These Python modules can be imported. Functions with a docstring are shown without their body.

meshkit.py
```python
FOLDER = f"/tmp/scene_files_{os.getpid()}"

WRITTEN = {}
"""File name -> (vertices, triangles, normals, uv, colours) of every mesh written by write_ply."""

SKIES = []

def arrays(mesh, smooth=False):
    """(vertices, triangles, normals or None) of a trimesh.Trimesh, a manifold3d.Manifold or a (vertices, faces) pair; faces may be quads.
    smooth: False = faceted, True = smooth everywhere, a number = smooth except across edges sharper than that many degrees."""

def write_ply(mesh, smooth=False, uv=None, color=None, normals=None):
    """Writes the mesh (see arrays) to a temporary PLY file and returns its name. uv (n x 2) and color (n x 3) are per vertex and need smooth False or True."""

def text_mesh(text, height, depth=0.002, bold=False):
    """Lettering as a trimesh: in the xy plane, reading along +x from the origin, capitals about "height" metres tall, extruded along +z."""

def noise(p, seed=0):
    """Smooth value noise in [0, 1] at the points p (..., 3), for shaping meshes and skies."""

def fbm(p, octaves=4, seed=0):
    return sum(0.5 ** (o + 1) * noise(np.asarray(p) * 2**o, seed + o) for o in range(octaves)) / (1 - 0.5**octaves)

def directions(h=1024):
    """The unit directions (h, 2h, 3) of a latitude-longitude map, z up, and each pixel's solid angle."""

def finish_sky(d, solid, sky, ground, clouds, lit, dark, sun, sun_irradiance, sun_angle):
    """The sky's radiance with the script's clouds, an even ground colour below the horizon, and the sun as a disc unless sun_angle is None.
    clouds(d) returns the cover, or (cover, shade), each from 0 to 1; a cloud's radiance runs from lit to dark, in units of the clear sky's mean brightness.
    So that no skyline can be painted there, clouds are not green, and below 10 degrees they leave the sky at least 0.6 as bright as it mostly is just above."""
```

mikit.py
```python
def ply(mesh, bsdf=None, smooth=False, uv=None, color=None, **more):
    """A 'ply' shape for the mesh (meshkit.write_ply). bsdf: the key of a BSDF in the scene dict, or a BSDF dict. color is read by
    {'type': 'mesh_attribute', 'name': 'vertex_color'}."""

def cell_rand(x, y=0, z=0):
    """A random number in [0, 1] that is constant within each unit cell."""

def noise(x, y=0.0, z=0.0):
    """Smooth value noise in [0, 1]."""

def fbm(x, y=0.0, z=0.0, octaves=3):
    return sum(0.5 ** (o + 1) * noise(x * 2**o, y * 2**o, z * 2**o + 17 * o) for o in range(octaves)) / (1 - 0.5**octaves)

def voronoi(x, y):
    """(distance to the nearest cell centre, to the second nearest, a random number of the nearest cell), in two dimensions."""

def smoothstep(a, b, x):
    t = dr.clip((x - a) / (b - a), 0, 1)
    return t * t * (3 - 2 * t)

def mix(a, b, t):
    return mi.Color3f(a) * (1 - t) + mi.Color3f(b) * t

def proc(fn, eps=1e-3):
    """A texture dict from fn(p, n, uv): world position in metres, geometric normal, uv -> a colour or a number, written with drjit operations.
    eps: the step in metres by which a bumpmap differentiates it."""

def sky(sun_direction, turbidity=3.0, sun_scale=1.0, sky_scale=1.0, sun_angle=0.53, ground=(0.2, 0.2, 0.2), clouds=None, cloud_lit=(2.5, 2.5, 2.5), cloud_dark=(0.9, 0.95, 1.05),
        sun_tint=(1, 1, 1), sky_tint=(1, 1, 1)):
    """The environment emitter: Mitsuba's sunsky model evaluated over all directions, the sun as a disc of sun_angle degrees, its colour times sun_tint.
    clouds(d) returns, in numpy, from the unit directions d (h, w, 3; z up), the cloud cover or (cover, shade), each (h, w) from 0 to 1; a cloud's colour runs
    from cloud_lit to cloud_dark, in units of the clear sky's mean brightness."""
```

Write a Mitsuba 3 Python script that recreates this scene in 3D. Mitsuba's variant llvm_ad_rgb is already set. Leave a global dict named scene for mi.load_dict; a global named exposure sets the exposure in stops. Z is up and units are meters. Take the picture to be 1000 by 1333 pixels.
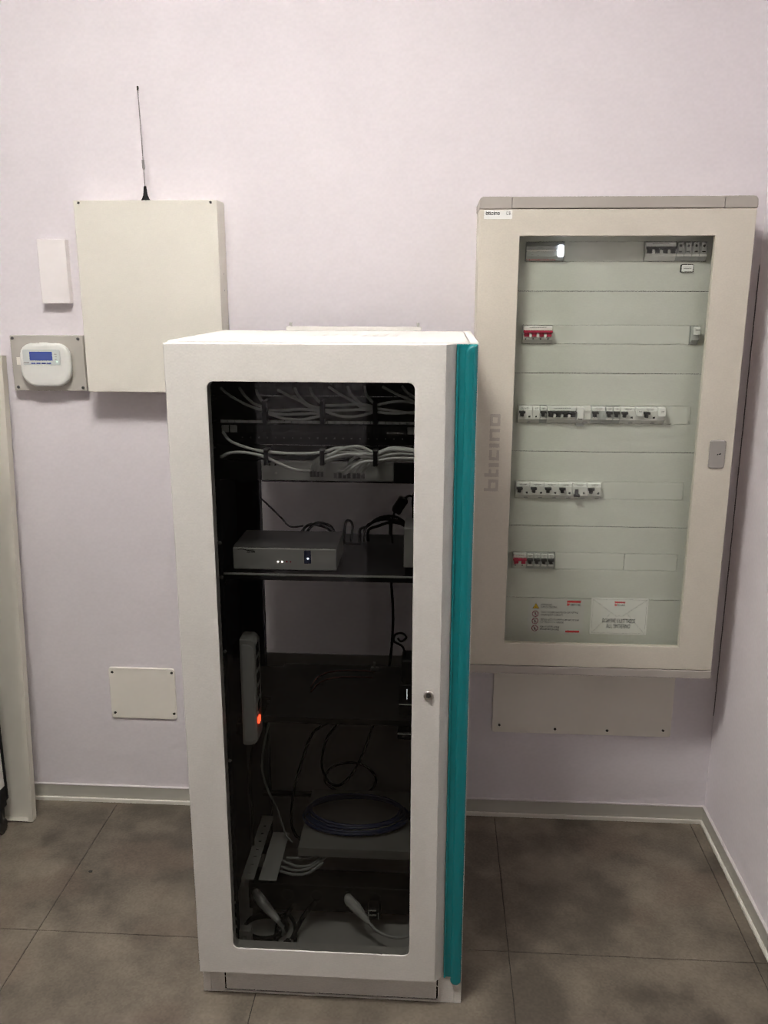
import math, random
import numpy as np
import trimesh
import manifold3d as m3
import drjit as dr
import mitsuba as mi
from shapely.geometry import Polygon, box as sbox, Point
from shapely.ops import unary_union
import mikit, meshkit
from mikit import ply, proc, noise, fbm, smoothstep, mix

random.seed(7)
T = mi.ScalarTransform4f
scene, labels = {}, {}

# ------------------------------------------------------------------ camera, light, exposure
F_PX, PITCH, YAW, ROLL = 1141.97, 0.2470, 0.0609, 0.0016
CAM = np.array([0.0159, -2.4548, 1.5922])
_cp, _sp, _cy, _sy = math.cos(PITCH), math.sin(PITCH), math.cos(YAW), math.sin(YAW)
_f = np.array([-_sy * _cp, _cy * _cp, -_sp]); _r = np.array([_cy, _sy, 0]); _u = np.cross(_r, _f)
_up = -math.sin(ROLL) * _r + math.cos(ROLL) * _u
scene['camera'] = {'type': 'perspective', 'fov_axis': 'x', 'fov': math.degrees(2 * math.atan(500 / F_PX)),
                   'near_clip': 0.02, 'far_clip': 50.0,
                   'to_world': T().look_at(origin=CAM.tolist(), target=(CAM + _f).tolist(), up=_up.tolist())}
exposure = 0.0
CEIL_Z = 3.05
LAMP = dict(x=-0.55, y=-1.56, w=0.60, d=0.40, rad=(71.0, 69.0, 64.5))   # ceiling panel lamp

# ------------------------------------------------------------------ helpers
def put(key, mesh, mat, smooth=False, **more):
    scene[key] = ply(mesh, mat, smooth=smooth, **more)
    return key

def free(base):
    if not any(k == base or k.startswith(base + '__') for k in list(scene) + list(labels)):
        return base
    n = 1
    while any(k == f'{base}_{n:03d}' or k.startswith(f'{base}_{n:03d}__') for k in list(scene) + list(labels)):
        n += 1
    return f'{base}_{n:03d}'

def thing(name, label, cat, group=None, kind=None):
    key = free(name)
    labels[key] = {'label': label, 'category': cat}
    if group: labels[key]['group'] = group
    if kind: labels[key]['kind'] = kind
    return key

def solo(name, mesh, mat, label, cat, group=None, smooth=False, **more):
    key = thing(name, label, cat, group)
    return put(key, mesh, mat, smooth, **more)

def part(parent, name, mesh, mat, smooth=False, label=None, kind=None, **more):
    key = free(parent + '__' + name)
    put(key, mesh, mat, smooth, **more)
    d = {}
    if label: d['label'] = label
    if kind: d['kind'] = kind
    if d: labels[key] = d
    return key

def struct(name, mesh, mat, label, smooth=False):
    put(name, mesh, mat, smooth)
    labels[name] = {'label': label, 'category': name.split('_')[0], 'kind': 'structure'}
    return name

def cat(*ms):
    return trimesh.util.concatenate([m for m in ms if m is not None])

def bx(x0, x1, y0, y1, z0, z1, c=0.0):
    """box, edges chamfered by c"""
    x0, x1 = min(x0, x1), max(x0, x1); y0, y1 = min(y0, y1), max(y0, y1); z0, z1 = min(z0, z1), max(z0, z1)
    if c <= 0:
        m = trimesh.creation.box((x1 - x0, y1 - y0, z1 - z0))
        m.apply_translation(((x0 + x1) / 2, (y0 + y1) / 2, (z0 + z1) / 2))
        return m
    c = min(c, (x1 - x0) * .45, (y1 - y0) * .45, (z1 - z0) * .45)
    pts = []
    for sx, x in ((1, x0), (-1, x1)):
        for sy, y in ((1, y0), (-1, y1)):
            for sz, z in ((1, z0), (-1, z1)):
                pts += [(x, y + sy * c, z + sz * c), (x + sx * c, y, z + sz * c), (x + sx * c, y + sy * c, z)]
    return trimesh.convex.convex_hull(np.array(pts))

def man(m):
    return m3.Manifold(m3.Mesh(np.asarray(m.vertices, np.float32), np.asarray(m.faces, np.uint32)))

def tri(M):
    k = M.to_mesh()
    return trimesh.Trimesh(np.array(k.vert_properties[:, :3]), np.array(k.tri_verts), process=False)

def sub(a, *bs):
    A = man(a)
    for b in bs: A = A - man(b)
    return tri(A)

def uni(*ms):
    A = man(ms[0])
    for b in ms[1:]: A = A + man(b)
    return tri(A)

def rr_ring(x0, x1, z0, z1, R, n=6):
    """rounded rectangle ring, counter-clockwise in xz; R = radius or (bl, br, tr, tl)"""
    R = (R,) * 4 if np.isscalar(R) else R
    R = [max(r, 1e-4) for r in R]
    out = []
    for (cx, cz, r, a0) in ((x0 + R[0], z0 + R[0], R[0], 180), (x1 - R[1], z0 + R[1], R[1], 270),
                            (x1 - R[2], z1 - R[2], R[2], 0), (x0 + R[3], z1 - R[3], R[3], 90)):
        for k in range(n + 1):
            a = math.radians(a0 + 90 * k / n)
            out.append((cx + r * math.cos(a), cz + r * math.sin(a)))
    return np.array(out)

def loft(x0, x1, z0, z1, R, prof, n=6):
    """solid from rounded rectangles stacked along y; prof = [(inset, y)...] from back (large y) to front (small y)"""
    rings = []
    for s, y in prof:
        RR = (R - s) if np.isscalar(R) else [r - s for r in R]
        q = rr_ring(x0 + s, x1 - s, z0 + s, z1 - s, RR, n)
        rings.append(np.stack([q[:, 0], np.full(len(q), y), q[:, 1]], 1))
    m = len(rings[0]); V = np.vstack(rings + [rings[0].mean(0)[None], rings[-1].mean(0)[None]])
    Fc = []
    for k in range(len(rings) - 1):
        for i in range(m):
            j = (i + 1) % m
            a, b, c, d = k * m + i, k * m + j, (k + 1) * m + j, (k + 1) * m + i
            Fc += [(a, b, c), (a, c, d)]
    c0, c1 = len(V) - 2, len(V) - 1
    for i in range(m):
        j = (i + 1) % m
        Fc += [(c0, j, i), (c1, (len(rings) - 1) * m + i, (len(rings) - 1) * m + j)]
    t = trimesh.Trimesh(V, Fc, process=False)
    if t.volume < 0: t.invert()
    return t

def slab(poly, y0, y1):
    """polygon in (x, z) extruded between y0 (front) and y1"""
    ms = []
    for g in getattr(poly, 'geoms', [poly]):
        m = trimesh.creation.extrude_polygon(g, abs(y1 - y0), engine='earcut')
        v = m.vertices.copy()
        m.vertices = np.stack([v[:, 0], max(y0, y1) - v[:, 2], v[:, 1]], 1)
        ms.append(m)
    m = cat(*ms)
    if m.volume < 0: m.invert()
    return m

def column(poly, z0, z1):
    """polygon in plan (x, y) extruded upward"""
    m = trimesh.creation.extrude_polygon(poly, z1 - z0, engine='earcut'); m.apply_translation((0, 0, z0))
    return m

def cyl(p0, p1, r, r2=None, n=20):
    p0, p1 = np.array(p0, float), np.array(p1, float); r2 = r if r2 is None else r2
    t = p1 - p0; t /= np.linalg.norm(t)
    a = np.cross(t, [0, 0, 1.0] if abs(t[2]) < .9 else [1.0, 0, 0]); a /= np.linalg.norm(a); b = np.cross(t, a)
    an = np.arange(n) * 2 * math.pi / n
    ring = np.cos(an)[:, None] * a + np.sin(an)[:, None] * b
    V = np.vstack([p0 + ring * r, p1 + ring * r2, p0[None], p1[None]])
    Fc = []
    for i in range(n):
        j = (i + 1) % n
        Fc += [(i, j, n + j), (i, n + j, n + i), (2 * n, j, i), (2 * n + 1, n + i, n + j)]
    return trimesh.Trimesh(V, Fc, process=False)

def spline(P, per=6):
    P = np.array(P, float); n = len(P)
    if n < 3: per = 1
    Q = np.vstack([2 * P[0] - P[1], P, 2 * P[-1] - P[-2]]); out = []
    for i in range(1, n):
        p0, p1, p2, p3 = Q[i - 1], Q[i], Q[i + 1], Q[i + 2]
        for k in range(per):
            t = k / per
            out.append(.5 * ((2 * p1) + (-p0 + p2) * t + (2 * p0 - 5 * p1 + 4 * p2 - p3) * t * t + (-p0 + 3 * p1 - 3 * p2 + p3) * t ** 3))
    out.append(P[-1])
    return np.array(out)

def tube(P, r, per=6, n=8, smooth_path=True):
    p = spline(P, per) if smooth_path else np.array(P, float)
    R = np.interp(np.linspace(0, 1, len(p)), np.linspace(0, 1, len(r)), r) if not np.isscalar(r) else np.full(len(p), r)
    t = np.gradient(p, axis=0); t /= np.linalg.norm(t, axis=1, keepdims=True) + 1e-12
    a = np.cross(t[0], [0, 0, 1.0] if abs(t[0][2]) < .9 else [1.0, 0, 0]); a /= np.linalg.norm(a)
    V = []
    an = np.arange(n) * 2 * math.pi / n
    for i in range(len(p)):
        a = a - t[i] * (a @ t[i]); a /= np.linalg.norm(a); b = np.cross(t[i], a)
        V.append(p[i] + R[i] * (np.cos(an)[:, None] * a + np.sin(an)[:, None] * b))
    m = len(p); V = np.vstack(V + [p[:1], p[-1:]]); Fc = []
    for i in range(m - 1):
        for k in range(n):
            l = (k + 1) % n
            Fc += [(i * n + k, i * n + l, (i + 1) * n + l), (i * n + k, (i + 1) * n + l, (i + 1) * n + k)]
    for k in range(n):
        l = (k + 1) % n
        Fc += [(m * n, l, k), (m * n + 1, (m - 1) * n + k, (m - 1) * n + l)]
    return trimesh.Trimesh(V, Fc, process=False)

def text(s, x, y, z, h, w=None, depth=.0004, bold=False):
    """lettering on a plane facing -y: lower left corner at (x, z), front face at y - depth"""
    m = meshkit.text_mesh(s, h, depth, bold)
    v = m.vertices.copy()
    if w: v[:, 0] *= w / (v[:, 0].max() - min(0, v[:, 0].min()))
    m.vertices = np.stack([x + v[:, 0], y - v[:, 2], z + v[:, 1]], 1)
    return m

def ring_xz(cx, cz, r0, r1, y0, y1, n=28):
    return slab(Point(cx, cz).buffer(r1, n // 4).difference(Point(cx, cz).buffer(r0, n // 4)), y0, y1)

def screw_head(x, y, z, r=.004, h=.002):
    """pan head with a cross slot, facing -y"""
    head = loft(x - r, x + r, z - r, z + r, r * .999, [(0, y), (0, y - h * .6), (r * .3, y - h)], 5)
    s = r * .16
    return sub(head, bx(x - r * .6, x + r * .6, y - h * 1.5, y - h * .55, z - s, z + s), bx(x - s, x + s, y - h * 1.5, y - h * .55, z - r * .6, z + r * .6))

# ------------------------------------------------------------------ materials
def pri(name, col, rough=.5, metal=0.0, spec=.5, bump=None, **more):
    b = {'type': 'principled', 'base_color': {'type': 'rgb', 'value': list(col)} if not isinstance(col, dict) else col,
         'roughness': rough, 'metallic': metal, 'specular': spec, **more}
    if bump is not None:
        b = {'type': 'bumpmap', 'arbitrary': bump[0], 'scale': bump[1], 'bsdf': b}
    scene[name] = {'type': 'twosided', 'bsdf': b}
    return name

def wall_fn(p, n, uv):
    a = fbm(p.x * 2.1 + 3, p.y * 2.1, p.z * 2.1, 2)
    b = noise(p.x * 160, p.y * 160, p.z * 160)
    return mix((.715, .678, .715), (.755, .720, .745), a) * (0.975 + 0.05 * b)
def wall_bump(p, n, uv):
    return noise(p.x * 220, p.y * 220, p.z * 220) + .6 * noise(p.x * 90, p.y * 90, p.z * 90)
def floor_fn(p, n, uv):
    a = fbm(p.x * 4.2 + 11, p.y * 4.2 + 5, 0.5, 4)
    b = fbm(p.x * 14 + 1.7, p.y * 14, 3.1, 3)
    g = noise(p.x * 210, p.y * 210, 1.0)
    t = smoothstep(.30, .70, .72 * a + .28 * b)
    c = mix((.082, .070, .055), (.195, .168, .130), t)
    c = mix(c, (.145, .110, .084), smoothstep(.55, .75, fbm(p.x * 7 + 31, p.y * 7, 9.0, 2)) * .45)
    return c * (0.9 + .2 * g)
def floor_bump(p, n, uv):
    return noise(p.x * 120, p.y * 120, 2.0)
def paint_bump(p, n, uv):
    return noise(p.x * 420, p.y * 420, p.z * 420)
def coat_fn(c, k):
    def fn(p, n, uv):
        return mi.Color3f(c) * (1 - k + 2 * k * noise(p.x * 330 + 5, p.y * 330, p.z * 330))
    return fn
FN = [coat_fn((.66, .645, .605), .05), coat_fn((.72, .70, .625), .03), coat_fn((.575, .54, .465), .03), coat_fn((.545, .555, .500), .03)]
PB = proc(paint_bump, 4e-4)
pri('mat_wall', proc(wall_fn), .92, spec=.25, bump=(proc(wall_bump, 8e-4), .0006))
pri('mat_ceiling', (.80, .79, .78), .9, spec=.2)
pri('mat_floor', proc(floor_fn), .48, spec=.4, bump=(proc(floor_bump, 1e-3), .0003))
pri('mat_joint', (.05, .044, .038), .9, spec=.2)
pri('mat_skirting', (.44, .43, .38), .55)
pri('mat_skirting_lip', (.78, .76, .70), .4)
pri('mat_skirting_edge', (.66, .63, .63), .8)
pri('mat_caulk', (.16, .15, .16), .9)
pri('mat_cabinet', proc(FN[0]), .42, spec=.45, bump=(PB, .00012))
pri('mat_cabinet_top', (.62, .605, .575), .40, spec=.45)
pri('mat_ivory', proc(FN[1]), .45, spec=.4)
pri('mat_cover_white', (.84, .81, .80), .45)
pri('mat_plate_cream', (.84, .81, .74), .5)
pri('mat_panel', proc(FN[2]), .45, spec=.4)
pri('mat_panel_cap', (.36, .333, .30), .5)
pri('mat_inner_plate', proc(FN[3]), .5)
pri('mat_blank', (.57, .58, .525), .45)
pri('mat_teal', (.005, .160, .172), .34, spec=.45)
pri('mat_black', (.006, .006, .0065), .55, spec=.18)
pri('mat_black_gloss', (.010, .010, .011), .22)
pri('mat_liner', (.026, .028, .035), .85, spec=.02)
pri('mat_rear', (.34, .33, .32), .7)
pri('mat_gap', (.16, .155, .15), .6)
pri('mat_rear_dark', (.10, .10, .098), .6)
pri('mat_shelf_grey', (.24, .24, .225), .5)
pri('mat_grey_metal', (.50, .50, .475), .45)
pri('mat_zinc', (.50, .50, .48), .35, metal=.6)
pri('mat_chrome', (.72, .70, .66), .18, metal=1.0)
pri('mat_steel_dark', (.12, .12, .12), .3, metal=.8)
pri('mat_screw_dark', (.035, .033, .03), .4, metal=.3)
pri('mat_whip', (.30, .29, .29), .3, metal=.7)
pri('mat_cable_pale', (.86, .87, .84), .42)
pri('mat_cable_grey', (.33, .34, .33), .5)
pri('mat_cable_light', (.62, .63, .61), .45)
pri('mat_cable_black', (.008, .008, .008), .6, spec=.15)
pri('mat_cable_blue', (.016, .028, .085), .35)
pri('mat_cable_red', (.16, .055, .04), .5)
pri('mat_plastic_white', (.72, .72, .69), .35)
pri('mat_keypad', (.76, .775, .735), .28)
pri('mat_keypad_window', (.58, .62, .60), .3)
pri('mat_breaker', (.60, .60, .565), .4)
pri('mat_breaker_grey', (.37, .385, .365), .4)
pri('mat_label', (.76, .77, .74), .5)
pri('mat_lever', (.022, .022, .022), .4)
pri('mat_lever_red', (.36, .02, .05), .38)
pri('mat_ink', (.02, .02, .02), .6)
pri('mat_ink_grey', (.30, .30, .28), .6)
pri('mat_ink_red', (.50, .03, .035), .55)
pri('mat_ink_maroon', (.17, .015, .04), .55)
pri('mat_ink_blue', (.055, .085, .28), .5)
pri('mat_yellow', (.55, .36, .02), .5)
pri('mat_sticker', (.55, .55, .52), .5)
pri('mat_card', (.74, .74, .70), .5)
pri('mat_emblem', (.43, .395, .345), .55)
pri('mat_backing', (.43, .41, .37), .5)
pri('mat_lean', (.60, .575, .505), .5)
pri('mat_latch', (.30, .285, .265), .35, spec=.6)
pri('mat_door_dark', (.035, .030, .026), .5)
pri('mat_lamp_off', (.8, .8, .8), .5)
scene['mat_tinted_glass'] = {'type': 'thindielectric', 'int_ior': 1.5, 'specular_transmittance': {'type': 'rgb', 'value': [.40, .405, .395]}, 'specular_reflectance': {'type': 'rgb', 'value': [.28, .28, .28]}}
scene['mat_clear_glass'] = {'type': 'thindielectric', 'int_ior': 1.5, 'specular_transmittance': {'type': 'rgb', 'value': [.90, .925, .895]}}
def glow(r, g, b):
    return {'emitter': {'type': 'area', 'radiance': {'type': 'rgb', 'value': [r, g, b]}}}

# ------------------------------------------------------------------ the room
XL, XR, YF = -2.60, 0.857, -2.78
TILE, TX0, TY0 = 0.6, -0.986, -0.5915
struct('floor', bx(XL - .1, XR + .1, YF - .1, .1, -.06, -.0022), 'mat_joint', 'brown grey floor of large square vinyl tiles')
J = .0009
for i in range(-3, 4):
    for j in range(-5, 2):
        x0, x1 = max(TX0 + i * TILE, XL), min(TX0 + (i + 1) * TILE, XR)
        y0, y1 = max(TY0 + (j - 0) * TILE, YF), min(TY0 + (j + 1) * TILE, 0)
        if x1 - x0 < .01 or y1 - y0 < .01: continue
        part('floor', 'tile', bx(x0 + J, x1 - J, y0 + J, y1 - J, -.0022, 0, .0006), 'mat_floor')
struct('wall_back', bx(XL - .1, XR + .1, 0, .1, -.06, CEIL_Z + .06), 'mat_wall', 'pale lilac back wall with fine plaster texture')
struct('wall_right', bx(XR, XR + .1, YF - .1, 0, -.06, CEIL_Z + .06), 'mat_wall', 'pale lilac wall at the right side')
struct('wall_left', bx(XL - .1, XL, YF - .1, 0, -.06, CEIL_Z + .06), 'mat_wall', 'pale lilac wall far to the left')
struct('wall_front', bx(XL, XR, YF - .1, YF, -.06, CEIL_Z + .06), 'mat_wall', 'pale lilac wall behind the viewer')
struct('ceiling', bx(XL - .1, XR + .1, YF - .1, .1, CEIL_Z, CEIL_Z + .06), 'mat_ceiling', 'plain white ceiling')
for nm, a, b in (('door_1', -.28, .72), ('door_2', -1.80, -.75)):
    struct(nm, bx(a, b, YF - .02, YF + .03, 0, 2.12, .003), 'mat_door_dark', 'dark brown door in the wall behind the viewer')
    part(nm, 'handle', cat(cyl((a + .09, YF + .03, 1.02), (a + .09, YF + .08, 1.02), .01), cyl((a + .09, YF + .075, 1.02), (a + .21, YF + .075, 1.02), .009)), 'mat_chrome', 40)
# dark gap in the corner of the two walls
part('wall_right', 'corner_gap', cyl((XR - .0008, -.0008, .36), (XR - .0008, -.0008, 1.66), .0016, n=8), 'mat_caulk', label='dark open seam in the corner of the walls')
HB = .054
struct('baseboard_back', bx(XL, XR, -.006, 0, .010, HB, .001), 'mat_skirting', 'grey skirting strip along the foot of the back wall')
part('baseboard_back', 'lip', column(Polygon([(XL, -.013), (XR, -.013), (XR, 0), (XL, 0)]), 0.0, .011), 'mat_skirting_lip', label='pale cove lip at the floor')
part('baseboard_back', 'paint_edge', bx(XL, XR, -.0075, 0, HB, HB + .0025), 'mat_skirting_edge', label='pale paint edge along the top')
struct('baseboard_right', bx(XR - .006, XR, YF, -.006, .010, HB, .001), 'mat_skirting', 'grey skirting strip along the foot of the right wall')
part('baseboard_right', 'lip', bx(XR - .013, XR, YF, -.013, 0, .011, .002), 'mat_skirting_lip', label='pale cove lip at the floor')
part('baseboard_right', 'paint_edge', bx(XR - .0075, XR, YF, -.0075, HB, HB + .0025), 'mat_skirting_edge', label='pale paint edge along the top')

t = thing('ceiling_light', 'flat rectangular ceiling lamp with glowing diffuser', 'lamp')
L = LAMP
part(t, 'housing', bx(L['x'] - L['w'] / 2 - .012, L['x'] + L['w'] / 2 + .012, L['y'] - L['d'] / 2 - .012, L['y'] + L['d'] / 2 + .012, CEIL_Z - .018, CEIL_Z, .002), 'mat_lamp_off')
part(t, 'diffuser', bx(L['x'] - L['w'] / 2, L['x'] + L['w'] / 2, L['y'] - L['d'] / 2, L['y'] + L['d'] / 2, CEIL_Z - .030, CEIL_Z - .018, .002), 'mat_lamp_off', label='glowing opal panel', **glow(*L['rad']))

# ------------------------------------------------------------------ server cabinet
CX0, CX1, CY0, CY1, CH = -.508, .092, -.764, -.294, 1.4985
DY = -.7924
cab = thing('server_cabinet', 'tall off white rack cabinet with dark glass door and teal handle strip', 'cabinet')
part(cab, 'side_panel', bx(CX0, CX0 + .018, CY0, CY1, 0, CH, .0012), 'mat_cabinet')
part(cab, 'side_panel', bx(CX1 - .0165, CX1, CY0, CY1, 0, CH, .0012), 'mat_cabinet')
top = bx(CX0 + .019, CX1 - .0185, CY0, CY1, CH - .016, CH - .0005, .001)
holes = [bx(-.26 + i * .022, -.248 + i * .022, -.56 + j * .03, -.554 + j * .03, CH - .03, CH + .01) for i in range(9) for j in range(4)]
top = sub(top, cat(*holes))
part(cab, 'top_panel', top, 'mat_cabinet_top', label='bright top with rows of vent slots')
part(cab, 'top_flange', bx(-.354, -.0255, -.300, -.294, CH - .0005, CH + .010, .0008), 'mat_cabinet_top')
for x in (-.344, -.034):
    part(cab, 'bolt', cat(cyl((x, -.290, CH + .006), (x, -.290, CH + .019), .0036), cyl((x, -.294, CH + .002), (x, -.288, CH + .002), .002)), 'mat_zinc', 40)
RB = -.205
part(cab, 'rear_crossbar', bx(-.4885, .0735, CY1 - .012, CY1 - .001, CH - .06, CH - .0165, .001), 'mat_liner')
part(cab, 'rear_lower_panel', bx(-.4885, .0735, CY1 - .004, CY1 - .001, .0605, .655), 'mat_rear', label='dark grey closed lower half of the rear')
rf = uni(bx(CX0 + .001, CX0 + .018, CY1 + .0003, RB, 0, CH - .010, .001), bx(CX1 - .0165, CX1 - .001, CY1 + .0003, RB, 0, CH - .010, .001), bx(CX0 + .001, CX1 - .001, CY1 + .0003, RB, CH - .028, CH - .010, .001))
part(cab, 'rear_frame', rf, 'mat_cabinet')
part(cab, 'base_panel', bx(CX0 + .018, CX1 - .0165, CY0 + .012, CY1 - .004, .052, .060), 'mat_cabinet_top')
for s in (0, 1):
    x0, x1 = ((CX0 + .0182, CX0 + .021), (CX1 - .020, CX1 - .0167))[s]
    part(cab, 'inner_liner', bx(x0, x1, CY0 + .03, CY1 - .005, .0605, CH - .017), 'mat_liner', label='black inner side')
# front frame of the body: plinth, top rail, posts
kp = (-.4561, .0368, .0078, .0505)
pl = bx(CX0 + .0182, CX1 - .0167, CY0 + .0005, CY0 + .0030, 0.0005, .0785, .0005)
s_ = .0017
gx0, gx1, gz0, gz1 = kp
cuts = []
def dash(x0, x1, z0, z1, nseg, gap=.0035):
    out = []
    for k in range(nseg):
        if abs(x1 - x0) > abs(z1 - z0):
            a, b = x0 + (x1 - x0) * k / nseg + gap / 2, x0 + (x1 - x0) * (k + 1) / nseg - gap / 2
            out.append(bx(a, b, CY0 - .01, CY0 + .006, z0, z1))
        else:
            a, b = z0 + (z1 - z0) * k / nseg + gap / 4, z0 + (z1 - z0) * (k + 1) / nseg - gap / 4
            out.append(bx(x0, x1, CY0 - .01, CY0 + .006, a, b))
    return out
cuts = dash(gx0, gx1, gz0 - s_, gz0 + s_, 7) + dash(gx0 - s_, gx0 + s_, gz0, .078, 2) + dash(gx1 - s_, gx1 + s_, gz0, .078, 2)
pk = part(cab, 'plinth', sub(pl, cat(*cuts)), 'mat_cabinet', label='plinth with a perforated knock-out outline')
part(cab, 'plinth__slot_backing', bx(gx0 - .01, gx1 + .01, CY0 + .0042, CY0 + .0052, .001, .078), 'mat_black')
part(cab, 'front_post', bx(CX0 + .0182, CX0 + .045, CY0 + .0005, CY0 + .03, .079, CH - .017, .001), 'mat_cabinet')
part(cab, 'front_post', bx(.012, CX1 - .0167, CY0 + .0005, CY0 + .03, .079, CH - .017, .001), 'mat_cabinet')
part(cab, 'front_rail', bx(CX0 + .0455, .0115, CY0 + .0005, CY0 + .03, CH - .05, CH - .017, .001), 'mat_cabinet')
# door
zD0, zD1, xD0, xD1, xD2 = .0787, 1.4958, -.507, .0312, .0497
frame = loft(xD0, xD1, zD0, zD1, .002, [(0, CY0 - .001), (0, DY + .0022), (.0007, DY + .0007), (.0022, DY)], 3)
bev = column(Polygon([(xD1 - .004, DY + .0008), (xD1 - .0005, DY + .0005), (xD2, DY + .0255), (xD2, CY0 - .001), (xD1 - .004, CY0 - .001)]), zD0 + .0005, zD1 - .0008)
wx0, wx1, wz0, wz1 = -.4258, -.0275, .1470, 1.4236
hole = loft(wx0, wx1, wz0, wz1, .013, [(0, 0), (0, DY + .0009), (-.0008, DY + .0001), (-.0009, DY - .01)], 6)
door = part(cab, 'door', sub(uni(frame, bev), hole), 'mat_cabinet', label='hinged front door frame with bevelled right edge')
pane = rr_ring(wx0 + .0002, wx1 - .0002, wz0 + .0002, wz1 - .0002, .013)
n_ = len(pane); V = np.stack([pane[:, 0], np.full(n_, DY + .0032), pane[:, 1]], 1)
part(door, 'window_pane', trimesh.Trimesh(np.vstack([V, V.mean(0)[None]]), [(n_, i, (i + 1) % n_) for i in range(n_)], process=False), 'mat_tinted_glass', label='smoked glass pane')
lx, lz = .0071, .7846
lock = sub(loft(lx - .0105, lx + .0105, lz - .0105, lz + .0105, .01049, [(0, DY), (0, DY - .003), (.0015, DY - .0045), (.004, DY - .0045), (.0045, DY - .003)], 6),
           bx(lx - .0008, lx + .0008, DY - .01, DY - .001, lz - .004, lz + .004))
part(door, 'lock', lock, 'mat_chrome', 30, label='round chrome key lock')
part(door, 'lock_core', cyl((lx, DY - .002, lz), (lx, DY - .0035, lz), .0052), 'mat_steel_dark')
# teal handle strip
hs = part(cab, 'handle_strip', uni(bx(.0507, .0552, CY0 - .0065, CY0, .0735, 1.4945, .001),
                                   bx(.0507, .0900, CY0 - .0026, CY0, .0735, 1.4945, .0005)), 'mat_teal', label='teal vertical handle strip beside the door')
part(hs, 'raised_grip', loft(.0665, .0902, .0548, 1.4945, (.0118, .0118, .0015, .0175),
     [(0, CY0), (0, CY0 - .004), (.0008, CY0 - .0065), (.0025, CY0 - .0086), (.005, CY0 - .0098), (.0085, CY0 - .0104)], 8), 'mat_teal', 40)
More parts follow.
